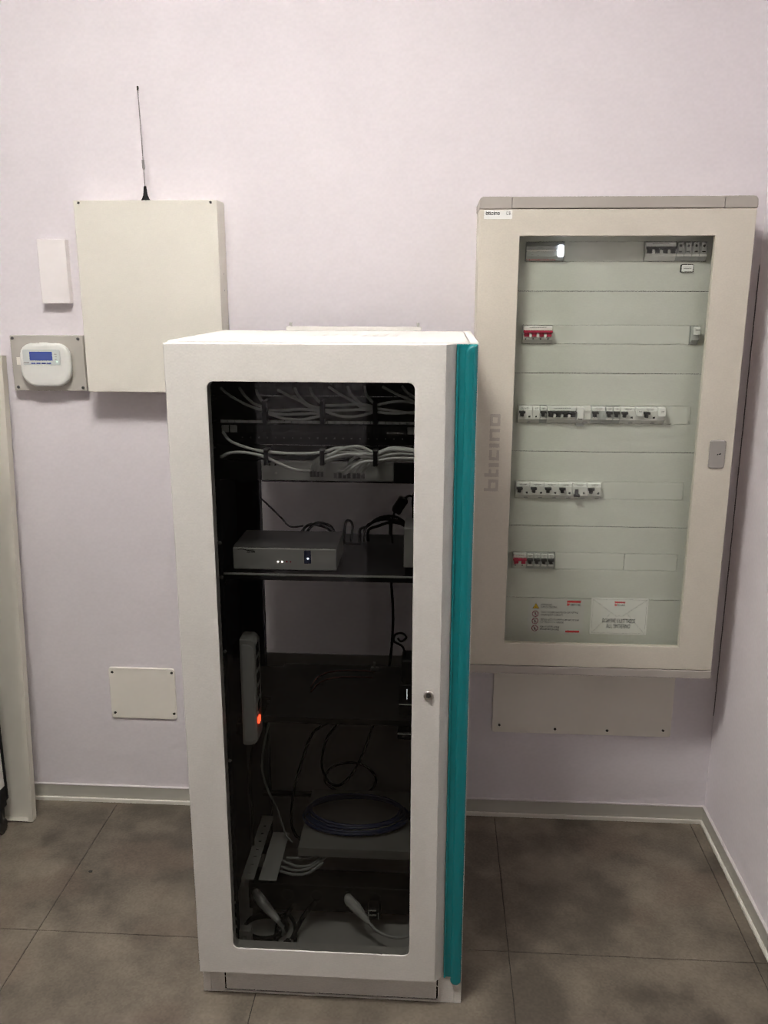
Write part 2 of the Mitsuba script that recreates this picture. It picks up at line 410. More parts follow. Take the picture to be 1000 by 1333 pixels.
# rails, shelves, brackets inside
RY = -.700
for s, (a, b) in enumerate(((-.466, -.433), (.017, .050))):
    rl = uni(bx(a, b, RY, RY + .002, .09, 1.45), bx(a, a + .002, RY, RY + .045, .09, 1.45) if s == 0 else bx(b - .002, b, RY, RY + .045, .09, 1.45))
    hx = -.4440 if s == 0 else .028
    hl = [bx(hx - .0045, hx + .0045, RY - .01, RY + .01, .10 + k * .0222, .109 + k * .0222) for k in range(60)]
    key = part(cab, 'mounting_rail', sub(rl, cat(*hl)), 'mat_liner', label='black perforated mounting rail')
    if s == 0:
        for z in (1.397, 1.385, 1.339, 1.311, 1.296, 1.283, 1.217, 1.076, 1.000, .83, .566):
            part(key, 'screw', screw_head(-.4380, RY, z, .0040, .0026), 'mat_zinc', 30)
for a, b in ((-.4895, -.4262), (.0102, .0735)):
    part(cab, 'rear_rail', bx(a, b, -.330, CY1 - .0125, .0605, CH - .0165, .001), 'mat_liner')
SH1, SH2, SH3 = 1.010, .660, .300
def shelf(z, y0, y1, mat, lab, lip=.014, xa=-.4325):
    m = cat(bx(xa, .0165, y0, y1, z - .002, z), bx(xa, .0165, y0, y0 + .002, z - lip, z - .0021), bx(xa, xa + .002, y0 + .0021, y1, z - .03, z - .0021), bx(.0145, .0165, y0 + .0021, y1, z - .03, z - .0021))
    return part(cab, 'shelf', m, mat, label=lab)
shelf(SH1, -.701, -.375, 'mat_black', 'black upper shelf')
part(cab, 'shelf__lip_edge', bx(-.4325, .0165, -.703, -.7011, SH1 - .003, SH1 + .001), 'mat_grey_metal')
shelf(SH2, -.667, -.375, 'mat_black', 'black middle shelf', .014, -.366)
part(cab, 'shelf_arm', bx(-.4325, -.3665, -.560, -.385, SH2 - .012, SH2 - .004, .001), 'mat_black')
shelf(SH3, -.632, -.375, 'mat_shelf_grey', 'grey lower shelf', .022, -.300)
# slotted runner on the lower left
rn = sub(bx(-.4255, -.398, -.686, -.430, .247, .250), cat(*[bx(-.4165, -.4085, -.672 + k * .032, -.664 + k * .032, .24, .26) for k in range(7)]))
part(cab, 'shelf_arm', bx(-.4325, -.3005, -.395, -.380, SH3 - .014, SH3 - .004, .001), 'mat_black')
part(cab, 'runner', uni(rn, bx(-.4275, -.4255, -.686, -.43, .225, .250)), 'mat_grey_metal', label='grey slotted runner bracket')
part(cab, 'runner', bx(-.386, -.344, -.686, -.500, .246, .250, .0005), 'mat_grey_metal', label='plain grey runner plate')
part(cab, 'runner', sub(bx(-.432, -.405, -.712, -.690, .061, .125), cat(*[bx(-.424, -.414, -.72, -.68, .068 + k * .018, .076 + k * .018) for k in range(3)])), 'mat_grey_metal', label='slotted upright bracket at the base')

# --- rack equipment (each rests in the cabinet: things of their own)
FY = RY - .0012
def rack_plate(z0, z1, d=.002):
    return bx(-.449, .033, FY - d, FY, z0, z1, .0005)
pp = thing('patch_bay', 'black patch panel at the very top behind the glass', 'patch panel')
part(pp, 'face', rack_plate(1.3875, 1.4300), 'mat_black')
part(pp, 'body', bx(-.430, .014, FY, FY + .06, 1.390, 1.4275), 'mat_black')
for i, x in enumerate((-.421, -.402, -.383, -.366, -.349, -.327, -.305, -.288, -.271, -.256, -.240, -.221, -.202, -.184, -.165, -.148, -.130, -.112, -.094, -.075, -.055, -.037)):
    part(pp, 'port', sub(bx(x - .0075, x + .0075, FY - .0032, FY - .0020, 1.400, 1.414), bx(x - .0055, x + .0055, FY - .01, FY - .001, 1.402, 1.412)), 'mat_black_gloss')
cg = thing('cable_guide', 'black cable guide with pale marking strip above the second patch panel', 'cable guide')
part(cg, 'face', rack_plate(1.3320, 1.3870), 'mat_black')
part(cg, 'marking_strip', cat(*[bx(-.424 + k * .0146, -.4105 + k * .0146, FY - .0034, FY - .0020, 1.3318, 1.3374) for k in range(30)]), 'mat_cable_pale', label='segmented pale strip')
def guide_ring(parent, x, z0, z1, y_out=-.752):
    w = .0045
    m = cat(bx(x - w, x + w, y_out, FY - .002, z1 - .003, z1, .0006), bx(x - w, x + w, y_out, FY - .002, z0, z0 + .003, .0006), bx(x - w, x + w, y_out - .003, y_out, z0, z1, .0008))
    part(parent, 'ring', m, 'mat_black')
for x in (-.4325, -.3235, -.2095, -.1055, .005): guide_ring(cg, x, 1.3385, 1.3825)
p2 = thing('patch_bay', 'black patch panel with two grey end sockets below the pale strip', 'patch panel')
part(p2, 'face', rack_plate(1.2880, 1.3310), 'mat_black')
part(p2, 'body', bx(-.430, .014, FY, FY + .06, 1.290, 1.329), 'mat_black')
for k in range(24):
    x = -.4150 + k * .0172
    grey = k in (0, 1, 22)
    zc = 1.3195
    part(p2, 'jack', sub(bx(x - .0072, x + .0072, FY - .0035, FY - .002, zc - .0075, zc + .0075), bx(x - .0045, x + .0045, FY - .01, FY - .0025, zc - .0055, zc + .002)), 'mat_grey_metal' if grey else 'mat_black_gloss')
    if not grey:
        part(p2, 'port_mark', bx(x - .0015, x + .0015, FY - .0028, FY - .002, 1.3005, 1.3035), 'mat_rear_dark')
cg2 = thing('cable_guide', 'black cable guide with glossy clips holding the pale cable bundle', 'cable guide')
part(cg2, 'face', rack_plate(1.2555, 1.2872), 'mat_black')
for x in (-.4325, -.3225, -.2105, -.1050, .005):
    guide_ring(cg2, x, 1.2560, 1.2855, -.756)
    part(cg2, 'clip_cap', bx(x - .0052, x + .0052, -.7605, -.7400, 1.2857, 1.2890, .0008), 'mat_steel_dark')
sw = thing('network_switch', 'grey network switch under the cable bundle', 'network switch')
SWX0, SWX1 = -.3430, -.0710
part(sw, 'case', bx(SWX0, SWX1, FY - .004, -.52, 1.2140, 1.2530, .0012), 'mat_grey_metal')
part(sw, 'rack_ear', bx(-.449, SWX0 - .0005, FY - .003, FY, 1.2135, 1.2535), 'mat_black')
part(sw, 'rack_ear', bx(SWX1 + .0005, .033, FY - .003, FY, 1.2135, 1.2535), 'mat_black')
part(sw, 'shadow_trim', bx(SWX0, .033, FY - .003, -.53, 1.2105, 1.2137), 'mat_black')
for x in (-.240, -.233, -.226, -.218):
    part(sw, 'port', bx(x - .003, x + .003, FY - .0052, FY - .0041, 1.222, 1.234), 'mat_rear_dark')
for x in (-.190, -.181, -.172, -.163, -.152, -.143, -.134):
    part(sw, 'port', bx(x - .0036, x + .0036, FY - .0052, FY - .0041, 1.220, 1.231), 'mat_rear_dark')
for x in (-.336, -.326, -.314):
    part(sw, 'indicator', cyl((x, FY - .005, 1.246), (x, FY - .004, 1.246), .002), 'mat_ink', 40)
part(sw, 'screw', screw_head(-.313, FY - .004, 1.229, .0028, .0015), 'mat_chrome', 30)

# --- patch cables
UPPER = [[(-0.421, -0.703, 1.402), (-0.4, -0.71, 1.387), (-0.371, -0.719, 1.373), (-0.343, -0.728, 1.364), (-0.322, -0.738, 1.362)], [(-0.383, -0.703, 1.402), (-0.368, -0.713, 1.386), (-0.348, -0.725, 1.373), (-0.322, -0.738, 1.368)], [(-0.349, -0.703, 1.399), (-0.339, -0.719, 1.384), (-0.324, -0.738, 1.374)], [(-0.305, -0.703, 1.399), (-0.282, -0.71, 1.388), (-0.259, -0.719, 1.38), (-0.235, -0.728, 1.367), (-0.209, -0.738, 1.362)], [(-0.271, -0.703, 1.403), (-0.26, -0.713, 1.387), (-0.24, -0.725, 1.372), (-0.209, -0.738, 1.367)], [(-0.24, -0.703, 1.403), (-0.231, -0.719, 1.39), (-0.21, -0.738, 1.373)], [(-0.202, -0.703, 1.406), (-0.183, -0.71, 1.395), (-0.154, -0.719, 1.38), (-0.129, -0.728, 1.366), (-0.106, -0.738, 1.361)], [(-0.165, -0.703, 1.407), (-0.155, -0.713, 1.391), (-0.132, -0.725, 1.373), (-0.106, -0.738, 1.367)], [(-0.13, -0.703, 1.407), (-0.124, -0.719, 1.391), (-0.106, -0.738, 1.374)], [(-0.094, -0.703, 1.407), (-0.072, -0.713, 1.397), (-0.044, -0.725, 1.386), (-0.005, -0.738, 1.370)], [(-0.055, -0.703, 1.408), (-0.042, -0.719, 1.396), (-0.005, -0.738, 1.375)]]
HORIZ = [[(-0.318, -0.738, 1.362), (-0.287, -0.738, 1.363), (-0.249, -0.738, 1.365), (-0.212, -0.738, 1.362)], [(-0.318, -0.742, 1.358), (-0.284, -0.742, 1.355), (-0.244, -0.742, 1.357), (-0.212, -0.742, 1.358)], [(-0.316, -0.746, 1.356), (-0.287, -0.746, 1.348), (-0.249, -0.746, 1.346), (-0.212, -0.746, 1.354)], [(-0.205, -0.738, 1.373), (-0.172, -0.738, 1.374), (-0.134, -0.738, 1.376), (-0.108, -0.738, 1.371)], [(-0.205, -0.742, 1.364), (-0.172, -0.742, 1.364), (-0.134, -0.742, 1.366), (-0.108, -0.742, 1.366)], [(-0.203, -0.746, 1.362), (-0.173, -0.746, 1.353), (-0.138, -0.746, 1.354), (-0.108, -0.746, 1.362)], [(-0.102, -0.738, 1.375), (-0.074, -0.738, 1.381), (-0.044, -0.738, 1.382), (-0.005, -0.738, 1.372)], [(-0.102, -0.742, 1.368), (-0.074, -0.742, 1.365), (-0.044, -0.742, 1.361), (-0.005, -0.742, 1.359)], [(-0.102, -0.746, 1.362), (-0.074, -0.746, 1.36), (-0.047, -0.746, 1.361), (-0.005, -0.746, 1.365)]]
LOWER = [[(-0.416, -0.722, 1.316), (-0.401, -0.727, 1.299), (-0.373, -0.731, 1.288), (-0.347, -0.735, 1.282), (-0.319, -0.738, 1.279), (-0.284, -0.741, 1.277), (-0.245, -0.742, 1.277), (-0.209, -0.742, 1.281), (-0.183, -0.742, 1.289), (-0.152, -0.742, 1.288), (-0.121, -0.742, 1.281), (-0.104, -0.742, 1.280), (-0.067, -0.742, 1.287), (0.007, -0.742, 1.281)], [(-0.422, -0.722, 1.264), (-0.402, -0.73, 1.274), (-0.374, -0.736, 1.277), (-0.347, -0.74, 1.274), (-0.324, -0.742, 1.268), (-0.305, -0.742, 1.259), (-0.28, -0.738, 1.247), (-0.258, -0.730, 1.240), (-0.243, -0.712, 1.236)], [(-0.24, -0.706, 1.238), (-0.23, -0.73, 1.258), (-0.214, -0.736, 1.270), (-0.191, -0.74, 1.276), (-0.167, -0.742, 1.281), (-0.136, -0.742, 1.28), (-0.104, -0.742, 1.276), (-0.067, -0.742, 1.28), (0.007, -0.742, 1.275)], [(-0.233, -0.706, 1.238), (-0.222, -0.73, 1.257), (-0.208, -0.745, 1.270), (-0.189, -0.748, 1.28), (-0.164, -0.748, 1.291), (-0.136, -0.746, 1.293), (-0.104, -0.746, 1.282), (-0.067, -0.746, 1.292), (0.007, -0.746, 1.283)], [(-0.226, -0.706, 1.236), (-0.219, -0.73, 1.252), (-0.205, -0.75, 1.266), (-0.186, -0.75, 1.273), (-0.164, -0.75, 1.278), (-0.142, -0.75, 1.278), (-0.104, -0.75, 1.273), (-0.062, -0.75, 1.281), (0.007, -0.75, 1.277)], [(-0.218, -0.706, 1.236), (-0.214, -0.73, 1.250), (-0.202, -0.736, 1.262), (-0.183, -0.74, 1.269), (-0.158, -0.742, 1.275), (-0.13, -0.742, 1.272), (-0.104, -0.742, 1.268), (-0.062, -0.742, 1.273), (0.007, -0.742, 1.268)], [(-0.185, -0.706, 1.235), (-0.168, -0.732, 1.246), (-0.149, -0.739, 1.256), (-0.127, -0.738, 1.268), (-0.104, -0.736, 1.277), (-0.067, -0.736, 1.283), (0.007, -0.736, 1.279)], [(-0.172, -0.706, 1.229), (-0.157, -0.735, 1.243), (-0.141, -0.747, 1.257), (-0.124, -0.752, 1.265), (-0.104, -0.752, 1.266), (-0.071, -0.75, 1.271), (0.007, -0.75, 1.272)], [(-0.163, -0.706, 1.235), (-0.158, -0.732, 1.260), (-0.141, -0.747, 1.274), (-0.124, -0.752, 1.280), (-0.104, -0.752, 1.279), (-0.071, -0.752, 1.289), (0.007, -0.75, 1.281)], [(-0.148, -0.706, 1.233), (-0.132, -0.732, 1.254), (-0.118, -0.737, 1.264), (-0.104, -0.736, 1.271), (-0.082, -0.736, 1.277), (-0.056, -0.736, 1.274), (0.007, -0.738, 1.264)], [(-0.137, -0.706, 1.230), (-0.121, -0.737, 1.252), (-0.105, -0.748, 1.262), (-0.085, -0.746, 1.266), (-0.059, -0.744, 1.267), (0.007, -0.744, 1.262)]]
RING = ['left ring', 'middle ring', 'right ring']
LEN = ['longest', 'middle', 'shortest']
for i, c in enumerate(UPPER):
    g = i // 3
    if i < 9: lab = f'{LEN[i % 3]} of three grey cables dropping from the top panel to the {RING[g]}'
    else: lab = f'{("left", "right")[i - 9]} one of two grey patch cables at the window top right corner'
    solo('patch_cable', tube(c, .0029), 'mat_cable_light', lab, 'cable', 'patch cables falling from the top panel', True)
SP = ['from left to middle ring', 'from middle to right ring', 'right of the right ring']
for i, c in enumerate(HORIZ):
    lab = f'{("uppermost", "second", "lowest")[i % 3]} of three grey cables strung {SP[i // 3]} above the pale strip'
    solo('patch_cable', tube(c, .0027), 'mat_cable_light', lab, 'cable', 'patch cables strung along the upper guide', True)
LL = ['long pale patch cable curving right through every lower clip',
      'short pale patch cable from the left rail down to the grey switch',
      'pale patch cable, leftmost of four rising from the switch to the middle clip',
      'pale patch cable, second of four rising to the middle clip, arching highest',
      'pale patch cable, third of four rising from the switch to the middle clip',
      'pale patch cable, rightmost of four rising from the switch to the middle clip',
      'pale patch cable, leftmost of the cable fan rising to the right clip',
      'pale patch cable, second of the cable fan rising to the right clip, lowest start',
      'pale patch cable, third of the fan rising to the right clip, curving over the others',
      'pale patch cable, fourth of the cable fan rising to the right clip',
      'pale patch cable, rightmost of the cable fan rising to the right clip']
for i, c in enumerate(LOWER):
    solo('patch_cable', tube(c, .0031), 'mat_cable_pale', LL[i], 'cable', 'pale patch cables in the lower guide', True)

# --- equipment on the shelves
rt = thing('router_box', 'flat grey network box with lit indicators on the upper shelf', 'router')
RX0, RX1, RZ0, RZ1, RYF = -.4162, -.1937, SH1 + .0015, SH1 + .0525, -.680
part(rt, 'case', bx(RX0, RX1, RYF, -.545, RZ0 + .0005, RZ1 - .0022, .0018), 'mat_grey_metal')
part(rt, 'top_cover', bx(RX0 + .0003, RX1 - .0003, RYF + .0012, -.5455, RZ1 - .0021, RZ1, .0008), 'mat_rear_dark', label='dark grey top cover')
for x in (RX0 + .02, RX1 - .02):
    for yy in (RYF + .02, -.57): part(rt, 'foot', cyl((x, yy, SH1), (x, yy, RZ0 + .001), .006), 'mat_black')
for x in (-.3191, -.3103):
    part(rt, 'indicator', loft(x - .0021, x + .0021, 1.0285, 1.0327, .002, [(0, RYF), (.0004, RYF - .001)], 4), 'mat_plastic_white', label='lit white indicator', **glow(6.5, 5.8, 5.4))
for x in (-.300, -.292): part(rt, 'indicator', cyl((x, RYF, 1.031), (x, RYF - .0008, 1.031), .0018), 'mat_lever_red')
bd = part(rt, 'badge', bx(-.2625, -.2480, RYF - .0008, RYF, 1.0275, 1.0570, .0003), 'mat_cable_blue', label='dark blue badge')
part(rt, 'indicator', loft(-.2565, -.2523, 1.0368, 1.0410, .002, [(0, RYF - .0008), (.0004, RYF - .0016)], 4), 'mat_plastic_white', label='lit bluish indicator', **glow(4.6, 5.6, 6.5))
part(rt, 'emblem', cat(tube([(-.4055, RYF - .0003, 1.0565), (-.395, RYF - .0003, 1.0578), (-.383, RYF - .0003, 1.0545), (-.371, RYF - .0003, 1.0560)], .0008, n=5),
                       bx(-.386, -.378, RYF - .0004, RYF, 1.0495, 1.0515), bx(-.376, -.368, RYF - .0004, RYF, 1.0500, 1.0530)), 'mat_ink')
ob = thing('media_box', 'grey box at the right edge of the upper shelf', 'box')
part(ob, 'case', bx(-.0500, .0140, -.690, -.600, SH1 + .016, 1.1120, .002), 'mat_grey_metal')
part(ob, 'foot', bx(-.0470, .0110, -.686, -.604, SH1, SH1 + .016), 'mat_black')
ad = thing('power_adapter', 'black power adapter hanging above the right end of the upper shelf', 'power adapter')
am = bx(-.0115, .0115, -.014, .014, -.019, .019, .003)
am.apply_transform(trimesh.transformations.rotation_matrix(math.radians(32), (0, 1, 0)))
am.apply_translation((-.0680, -.470, 1.1080)); part(ad, 'body', am, 'mat_black')
part(ad, 'lead', tube([(-.0575, -.465, 1.120), (-.049, -.455, 1.127), (-.037, -.45, 1.124), (-.026, -.45, 1.126), (-.005, -.44, 1.118), (.012, -.42, 1.06), (.012, -.42, 1.012)], .0028, n=7), 'mat_cable_black', True)
part(ad, 'lead', tube([(-.0790, -.472, 1.094), (-.085, -.468, 1.075), (-.088, -.462, 1.04), (-.085, -.46, 1.013)], .0024, n=7), 'mat_cable_black', True)
SB = [[(-0.299, -0.45, 1.013), (-0.286, -0.45, 1.040), (-0.268, -0.45, 1.056), (-0.245, -0.45, 1.054), (-0.229, -0.45, 1.043), (-0.216, -0.45, 1.013)], [(-0.318, -0.44, 1.013), (-0.29, -0.44, 1.047), (-0.26, -0.44, 1.047), (-0.238, -0.44, 1.036), (-0.224, -0.44, 1.013)],
      [(-0.203, -0.45, 1.013), (-0.198, -0.45, 1.055), (-0.19, -0.45, 1.064), (-0.181, -0.45, 1.052), (-0.185, -0.45, 1.013)],
      [(-0.165, -0.45, 1.013), (-0.163, -0.45, 1.042), (-0.146, -0.45, 1.05), (-0.124, -0.45, 1.068), (-0.097, -0.45, 1.076), (-0.072, -0.45, 1.072), (-0.048, -0.45, 1.05), (-.03, -.44, 1.013)], [(-0.154, -0.455, 1.013), (-0.15, -0.455, 1.046), (-0.132, -0.455, 1.062), (-0.103, -0.455, 1.070), (-0.07, -0.455, 1.065), (-0.04, -0.455, 1.045), (-.02, -.45, 1.013)], [(-0.145, -0.445, 1.013), (-0.143, -0.445, 1.040), (-0.121, -0.445, 1.050), (-0.088, -0.445, 1.060), (-0.055, -0.445, 1.05), (-.03, -.43, 1.013)],
      [(-0.040, -0.43, 1.013), (-0.037, -0.43, 1.08), (-0.039, -0.43, 1.11), (-0.030, -0.43, 1.135), (-.010, -.42, 1.10), (0, -.42, 1.013)]]
SBL = ['taller black cable arch behind the grey network box', 'flatter black cable arch behind the grey network box', 'small upright black cable loop standing on the upper shelf',
       'highest of three long black cable arches on the upper shelf', 'middle of three long black cable arches on the upper shelf', 'lowest of three long black cable arches on the upper shelf', 'black cable standing upright beside the hanging power adapter']
for c, l in zip(SB, SBL):
    solo('black_cable', tube(c, .0036 if 'arch' in l else .0032, n=7), 'mat_cable_black', l, 'cable', 'black cables on the upper shelf', True)
pb = thing('cable_block', 'black plug block lying behind the grey network box', 'plug')
part(pb, 'body', bx(-.335, -.222, -.500, -.462, SH1, SH1 + .022, .004), 'mat_black')
part(pb, 'lead', tube([(-.224, -.48, SH1 + .012), (-.205, -.478, SH1 + .010), (-.186, -.476, SH1 + .0035), (-.16, -.474, SH1 + .0035)], .0033, n=7), 'mat_cable_black', True)
gl = solo('grey_lead', tube([(-.418, -.46, 1.135), (-.390, -.46, 1.110), (-.350, -.47, 1.075), (-.322, -.5, 1.060), (-.29, -.51, 1.0645)], .0022, n=6), 'mat_liner', 'thin dark lead slanting down from the left side onto the grey box', 'cable', None, True)

HANG = [(-0.112, -0.40, 1.060), (-0.098, -0.350, 1.040), (-0.098, -0.335, 0.947), (-0.094, -0.335, 0.865), (-0.09, -0.335, 0.802), (-0.09, -0.335, 0.75), (-0.095, -0.335, 0.675), (-0.109, -0.335, 0.587), (-0.138, -0.335, 0.486), (-0.154, -0.335, 0.429), (-0.175, -0.335, 0.371), (-0.196, -0.335, 0.329), (-0.222, -0.335, 0.297), (-0.243, -0.335, 0.287), (-0.264, -0.335, 0.3), (-0.278, -0.335, 0.332), (-0.28, -0.335, 0.367), (-0.271, -0.335, 0.414), (-0.254, -0.335, 0.448), (-0.224, -0.335, 0.483), (-0.195, -0.335, 0.507)]
solo('hanging_cable', tube(HANG, .0036, n=7), 'mat_cable_black', 'long black cable hanging down the back from the upper shelf into a hook', 'cable', None, True)
LOOP = [(-0.269, -0.345, 0.326), (-0.254, -0.345, 0.346), (-0.227, -0.345, 0.36), (-0.196, -0.345, 0.364), (-0.164, -0.345, 0.356), (-0.142, -0.345, 0.336), (-0.133, -0.345, 0.315), (-0.142, -0.345, 0.289), (-0.167, -0.345, 0.274), (-0.2, -0.345, 0.271), (-0.234, -0.345, 0.276), (-0.259, -0.345, 0.29), (-0.272, -0.345, 0.308), (-0.268, -0.349, 0.328)]
solo('hanging_cable', tube(LOOP, .003, n=7), 'mat_cable_black', 'oval loop of black cable at the back above the blue coil', 'cable', None, True)
D1 = [(-0.22, -0.36, 0.60), (-0.241, -0.366, 0.509), (-0.273, -0.370, 0.483), (-0.298, -0.373, 0.462), (-0.316, -0.40, 0.421), (-0.336, -0.438, 0.352), (-0.344, -0.453, 0.294), (-0.343, -0.469, 0.255), (-0.330, -0.490, 0.236), (-0.309, -0.505, 0.230)]
solo('hanging_cable', tube(D1, .0036, n=7), 'mat_cable_black', 'black cable swinging down from the middle shelf past the left end of the lower shelf', 'cable', None, True)
D2 = [(-0.380, -0.53, 0.578), (-0.394, -0.53, 0.52), (-0.401, -0.53, 0.471), (-0.401, -0.53, 0.432), (-0.388, -0.53, 0.384), (-0.365, -0.536, 0.336), (-0.346, -0.543, 0.276), (-0.328, -0.552, 0.258)]
solo('hanging_cable', tube(D2, .0027, n=7), 'mat_cable_grey', 'grey cable dropping from the power strip past the lower shelf', 'cable', None, True)
TH = [[(-0.275, -0.538, 0.662), (-0.264, -0.494, 0.662), (-0.238, -0.462, 0.662), (-0.192, -0.45, 0.662), (-0.134, -0.45, 0.662)], [(-0.279, -0.512, 0.662), (-0.272, -0.464, 0.662), (-0.252, -0.431, 0.662), (-0.215, -0.414, 0.662), (-0.166, -0.411, 0.662), (-0.131, -0.418, 0.662)]]
for c, l in zip(TH, ('front one of two thin reddish wires on the middle shelf', 'rear one of two thin reddish wires on the middle shelf')):
    solo('thin_wire', tube(c, .0015, n=6), 'mat_cable_red', l, 'wire', 'thin wires on the middle shelf', True)
cn = thing('cable_clip', 'small pale clip at the back of the middle shelf', 'clip')
part(cn, 'body', uni(bx(-.142, -.122, -.410, -.398, SH2, SH2 + .010, .002), bx(-.136, -.130, -.408, -.400, SH2 + .008, SH2 + .022, .001)), 'mat_grey_metal')
mc = thing('media_converter', 'black device at the right end of the middle shelf with thin bright edges', 'network device')
part(mc, 'case', bx(-.0600, .0130, -.640, -.560, SH2, .7330, .0015), 'mat_black')
part(mc, 'edge_trim', bx(-.0602, .0132, -.6415, -.640, .6850, .6880), 'mat_grey_metal')
part(mc, 'lamp', bx(-.0435, -.0412, -.6420, -.6400, .700, .724), 'mat_plastic_white', label='narrow bright lamp', **glow(.9, .9, .88))
mc2 = thing('power_block', 'black power block on top of the device on the middle shelf', 'power adapter')
part(mc2, 'body', bx(-.0560, .010, -.632, -.570, .7332, .790, .004), 'mat_black')
part(mc2, 'lead', tube([(-.048, -.60, .788), (-.055, -.60, .81), (-.074, -.60, .822), (-.071, -.60, .838), (-.056, -.60, .842), (-.046, -.60, .832), (-.058, -.60, .822), (-.066, -.596, .828)], .0026, n=7), 'mat_cable_black', True)
mc3 = thing('patch_bracket', 'black bracket with a pale edge below the middle shelf at right', 'bracket')
part(mc3, 'body', bx(-.0620, .0145, -.664, -.590, .612, SH2 - .0305, .001), 'mat_black')
part(mc3, 'edge', bx(-.0622, .0145, -.6652, -.664, .6245, .6270), 'mat_grey_metal')

# power strip on the left rail
ps = thing('power_strip', 'pale vertical power strip with glowing red switch on the left rail', 'power strip')
part(ps, 'body', loft(-.4165, -.3800, .5820, .8420, (.004, .020, .016, .004), [(0, -.612), (0, -.655), (.002, -.660)], 6), 'mat_grey_metal', 30)
part(ps, 'face', loft(-.4110, -.3850, .5920, .8300, (.003, .014, .012, .003), [(0, -.660), (.001, -.6615)], 5), 'mat_cable_light', 30)
part(ps, 'mount', bx(-.4330, -.4160, -.645, -.615, .60, .63), 'mat_black'); part(ps, 'mount', bx(-.4330, -.4160, -.645, -.615, .79, .82), 'mat_black')
for k in range(5):
    z = .665 + k * .034
    part(ps, 'socket', bx(-.3800, -.3788, -.652, -.628, z, z + .024, .0005), 'mat_black')
part(ps, 'switch', bx(-.3800, -.3760, -.660, -.642, .637, .653, .0015), 'mat_lever_red', label='glowing red switch', **glow(5.5, .40, .14))
part(ps, 'cable', tube([(-.399, -.63, .583), (-.400, -.628, .560), (-.408, -.62, .53), (-.418, -.6, .46), (-.42, -.58, .36), (-.425, -.56, .253)], .0034, n=7), 'mat_cable_black', True)

# blue coil on the lower shelf
cx, cy, ra, rb = -.172, -.505, .136, .085
pts = []
for k in range(81):
    a = k / 20 * 2 * math.pi; turn = k / 20
    pts.append((cx + (ra - .006 * turn) * math.cos(a), cy + (rb - .004 * turn) * math.sin(a), SH3 + .005 + .006 * turn + .002 * math.sin(a * 1.5)))
bc = thing('blue_cable_coil', 'oval coil of dark blue cable lying on the lower shelf', 'cable')
part(bc, 'coil', tube(pts, .0042, per=2, n=7), 'mat_cable_blue', True)
part(bc, 'tie', tube([(cx - .118, cy - .02, SH3 + .022), (cx - .127, cy - .02, SH3 + .012), (cx - .116, cy - .02, SH3 + .003)], .0025, n=6), 'mat_black', True)
part(bc, 'tail', tube([(cx + ra - .004, cy, SH3 + .006), (-.030, -.47, SH3 + .012), (-.005, -.44, SH3 + .03), (.004, -.42, .40), (.006, -.41, .62)], .0042, n=7), 'mat_cable_blue', True)
TAIL = [[(-0.298, -0.568, 0.262), (-0.278, -0.573, 0.258), (-0.26, -0.569, 0.256), (-0.252, -0.556, 0.262)], [(-0.333, -0.606, 0.2525), (-0.292, -0.608, 0.254), (-0.265, -0.6, 0.256), (-0.249, -0.578, 0.262)], [(-0.340, -0.619, 0.2535), (-0.306, -0.635, 0.252), (-0.27, -0.632, 0.254), (-0.243, -0.595, 0.262)], [(-0.340, -0.642, 0.2535), (-0.304, -0.652, 0.252), (-0.268, -0.641, 0.254), (-0.236, -0.607, 0.262)], [(-0.340, -0.659, 0.2535), (-0.302, -0.667, 0.252), (-0.270, -0.660, 0.254), (-0.240, -0.631, 0.262)]]
TL = ['rearmost', 'second from the rear', 'middle', 'second from the front', 'frontmost']
for c, l in zip(TAIL, TL):
    solo('grey_cable', tube(c, .0035, n=7), 'mat_cable_grey', f'{l} of the five curved grey cables under the lower shelf', 'cable', 'curved grey cables under the lower shelf', True)

# power distribution unit at the bottom with two pale plugs
pd = thing('power_distribution_unit', 'black power distribution bar across the bottom of the cabinet', 'power strip')
part(pd, 'body', bx(-.4320, .0160, -.600, -.535, .0985, .1720, .002), 'mat_black')
for a_ in (-.426, -.010): part(pd, 'stand', bx(a_, a_ + .020, -.590, -.545, .0605, .0980), 'mat_black')
for x in (-.413, -.335, -.262, -.184, -.1185, -.030):
    part(pd, 'socket', ring_xz(x, .1440, .0125, .0165, -.6016, -.6001), 'mat_black_gloss')
PL1 = [(-0.413, -0.6025, 0.149), (-0.405, -0.616, 0.148), (-0.385, -0.634, 0.138), (-0.363, -0.65, 0.126), (-0.346, -0.665, 0.119)]
k1 = thing('power_plug', 'pale tapered plug at left of the bottom bar above the tangled cables', 'plug', 'pale plugs in the bottom bar')
part(k1, 'plug', tube(PL1, [.010, .0125, .0125, .0095, .0062], n=14), 'mat_plastic_white', True)
part(k1, 'cord', tube([(-0.346, -0.665, 0.119), (-.340, -.666, .108), (-.335, -.664, .090), (-.338, -.655, .074), (-.33, -.62, .066)], .0042, n=8), 'mat_cable_grey', True)
PL2 = [(-0.184, -0.6025, 0.145), (-0.179, -0.616, 0.147), (-0.162, -0.634, 0.143), (-0.144, -0.65, 0.134), (-0.128, -0.665, 0.126)]
k2 = thing('power_plug', 'pale tapered plug at the middle of the bottom bar with its cord running right', 'plug', 'pale plugs in the bottom bar')
part(k2, 'plug', tube(PL2, [.010, .0128, .0128, .0090, .005], n=14), 'mat_plastic_white', True)
part(k2, 'cord', tube([(-0.128, -0.665, 0.126), (-0.113, -0.672, 0.115), (-0.096, -0.679, 0.109), (-0.068, -0.686, 0.106), (-0.039, -0.693, 0.115), (-0.010, -0.70, 0.135), (.006, -.70, .15)], .0040, n=8), 'mat_cable_light', True)
k3 = thing('wall_plug', 'black plug with a pale faced socket at right of the bottom bar', 'plug')
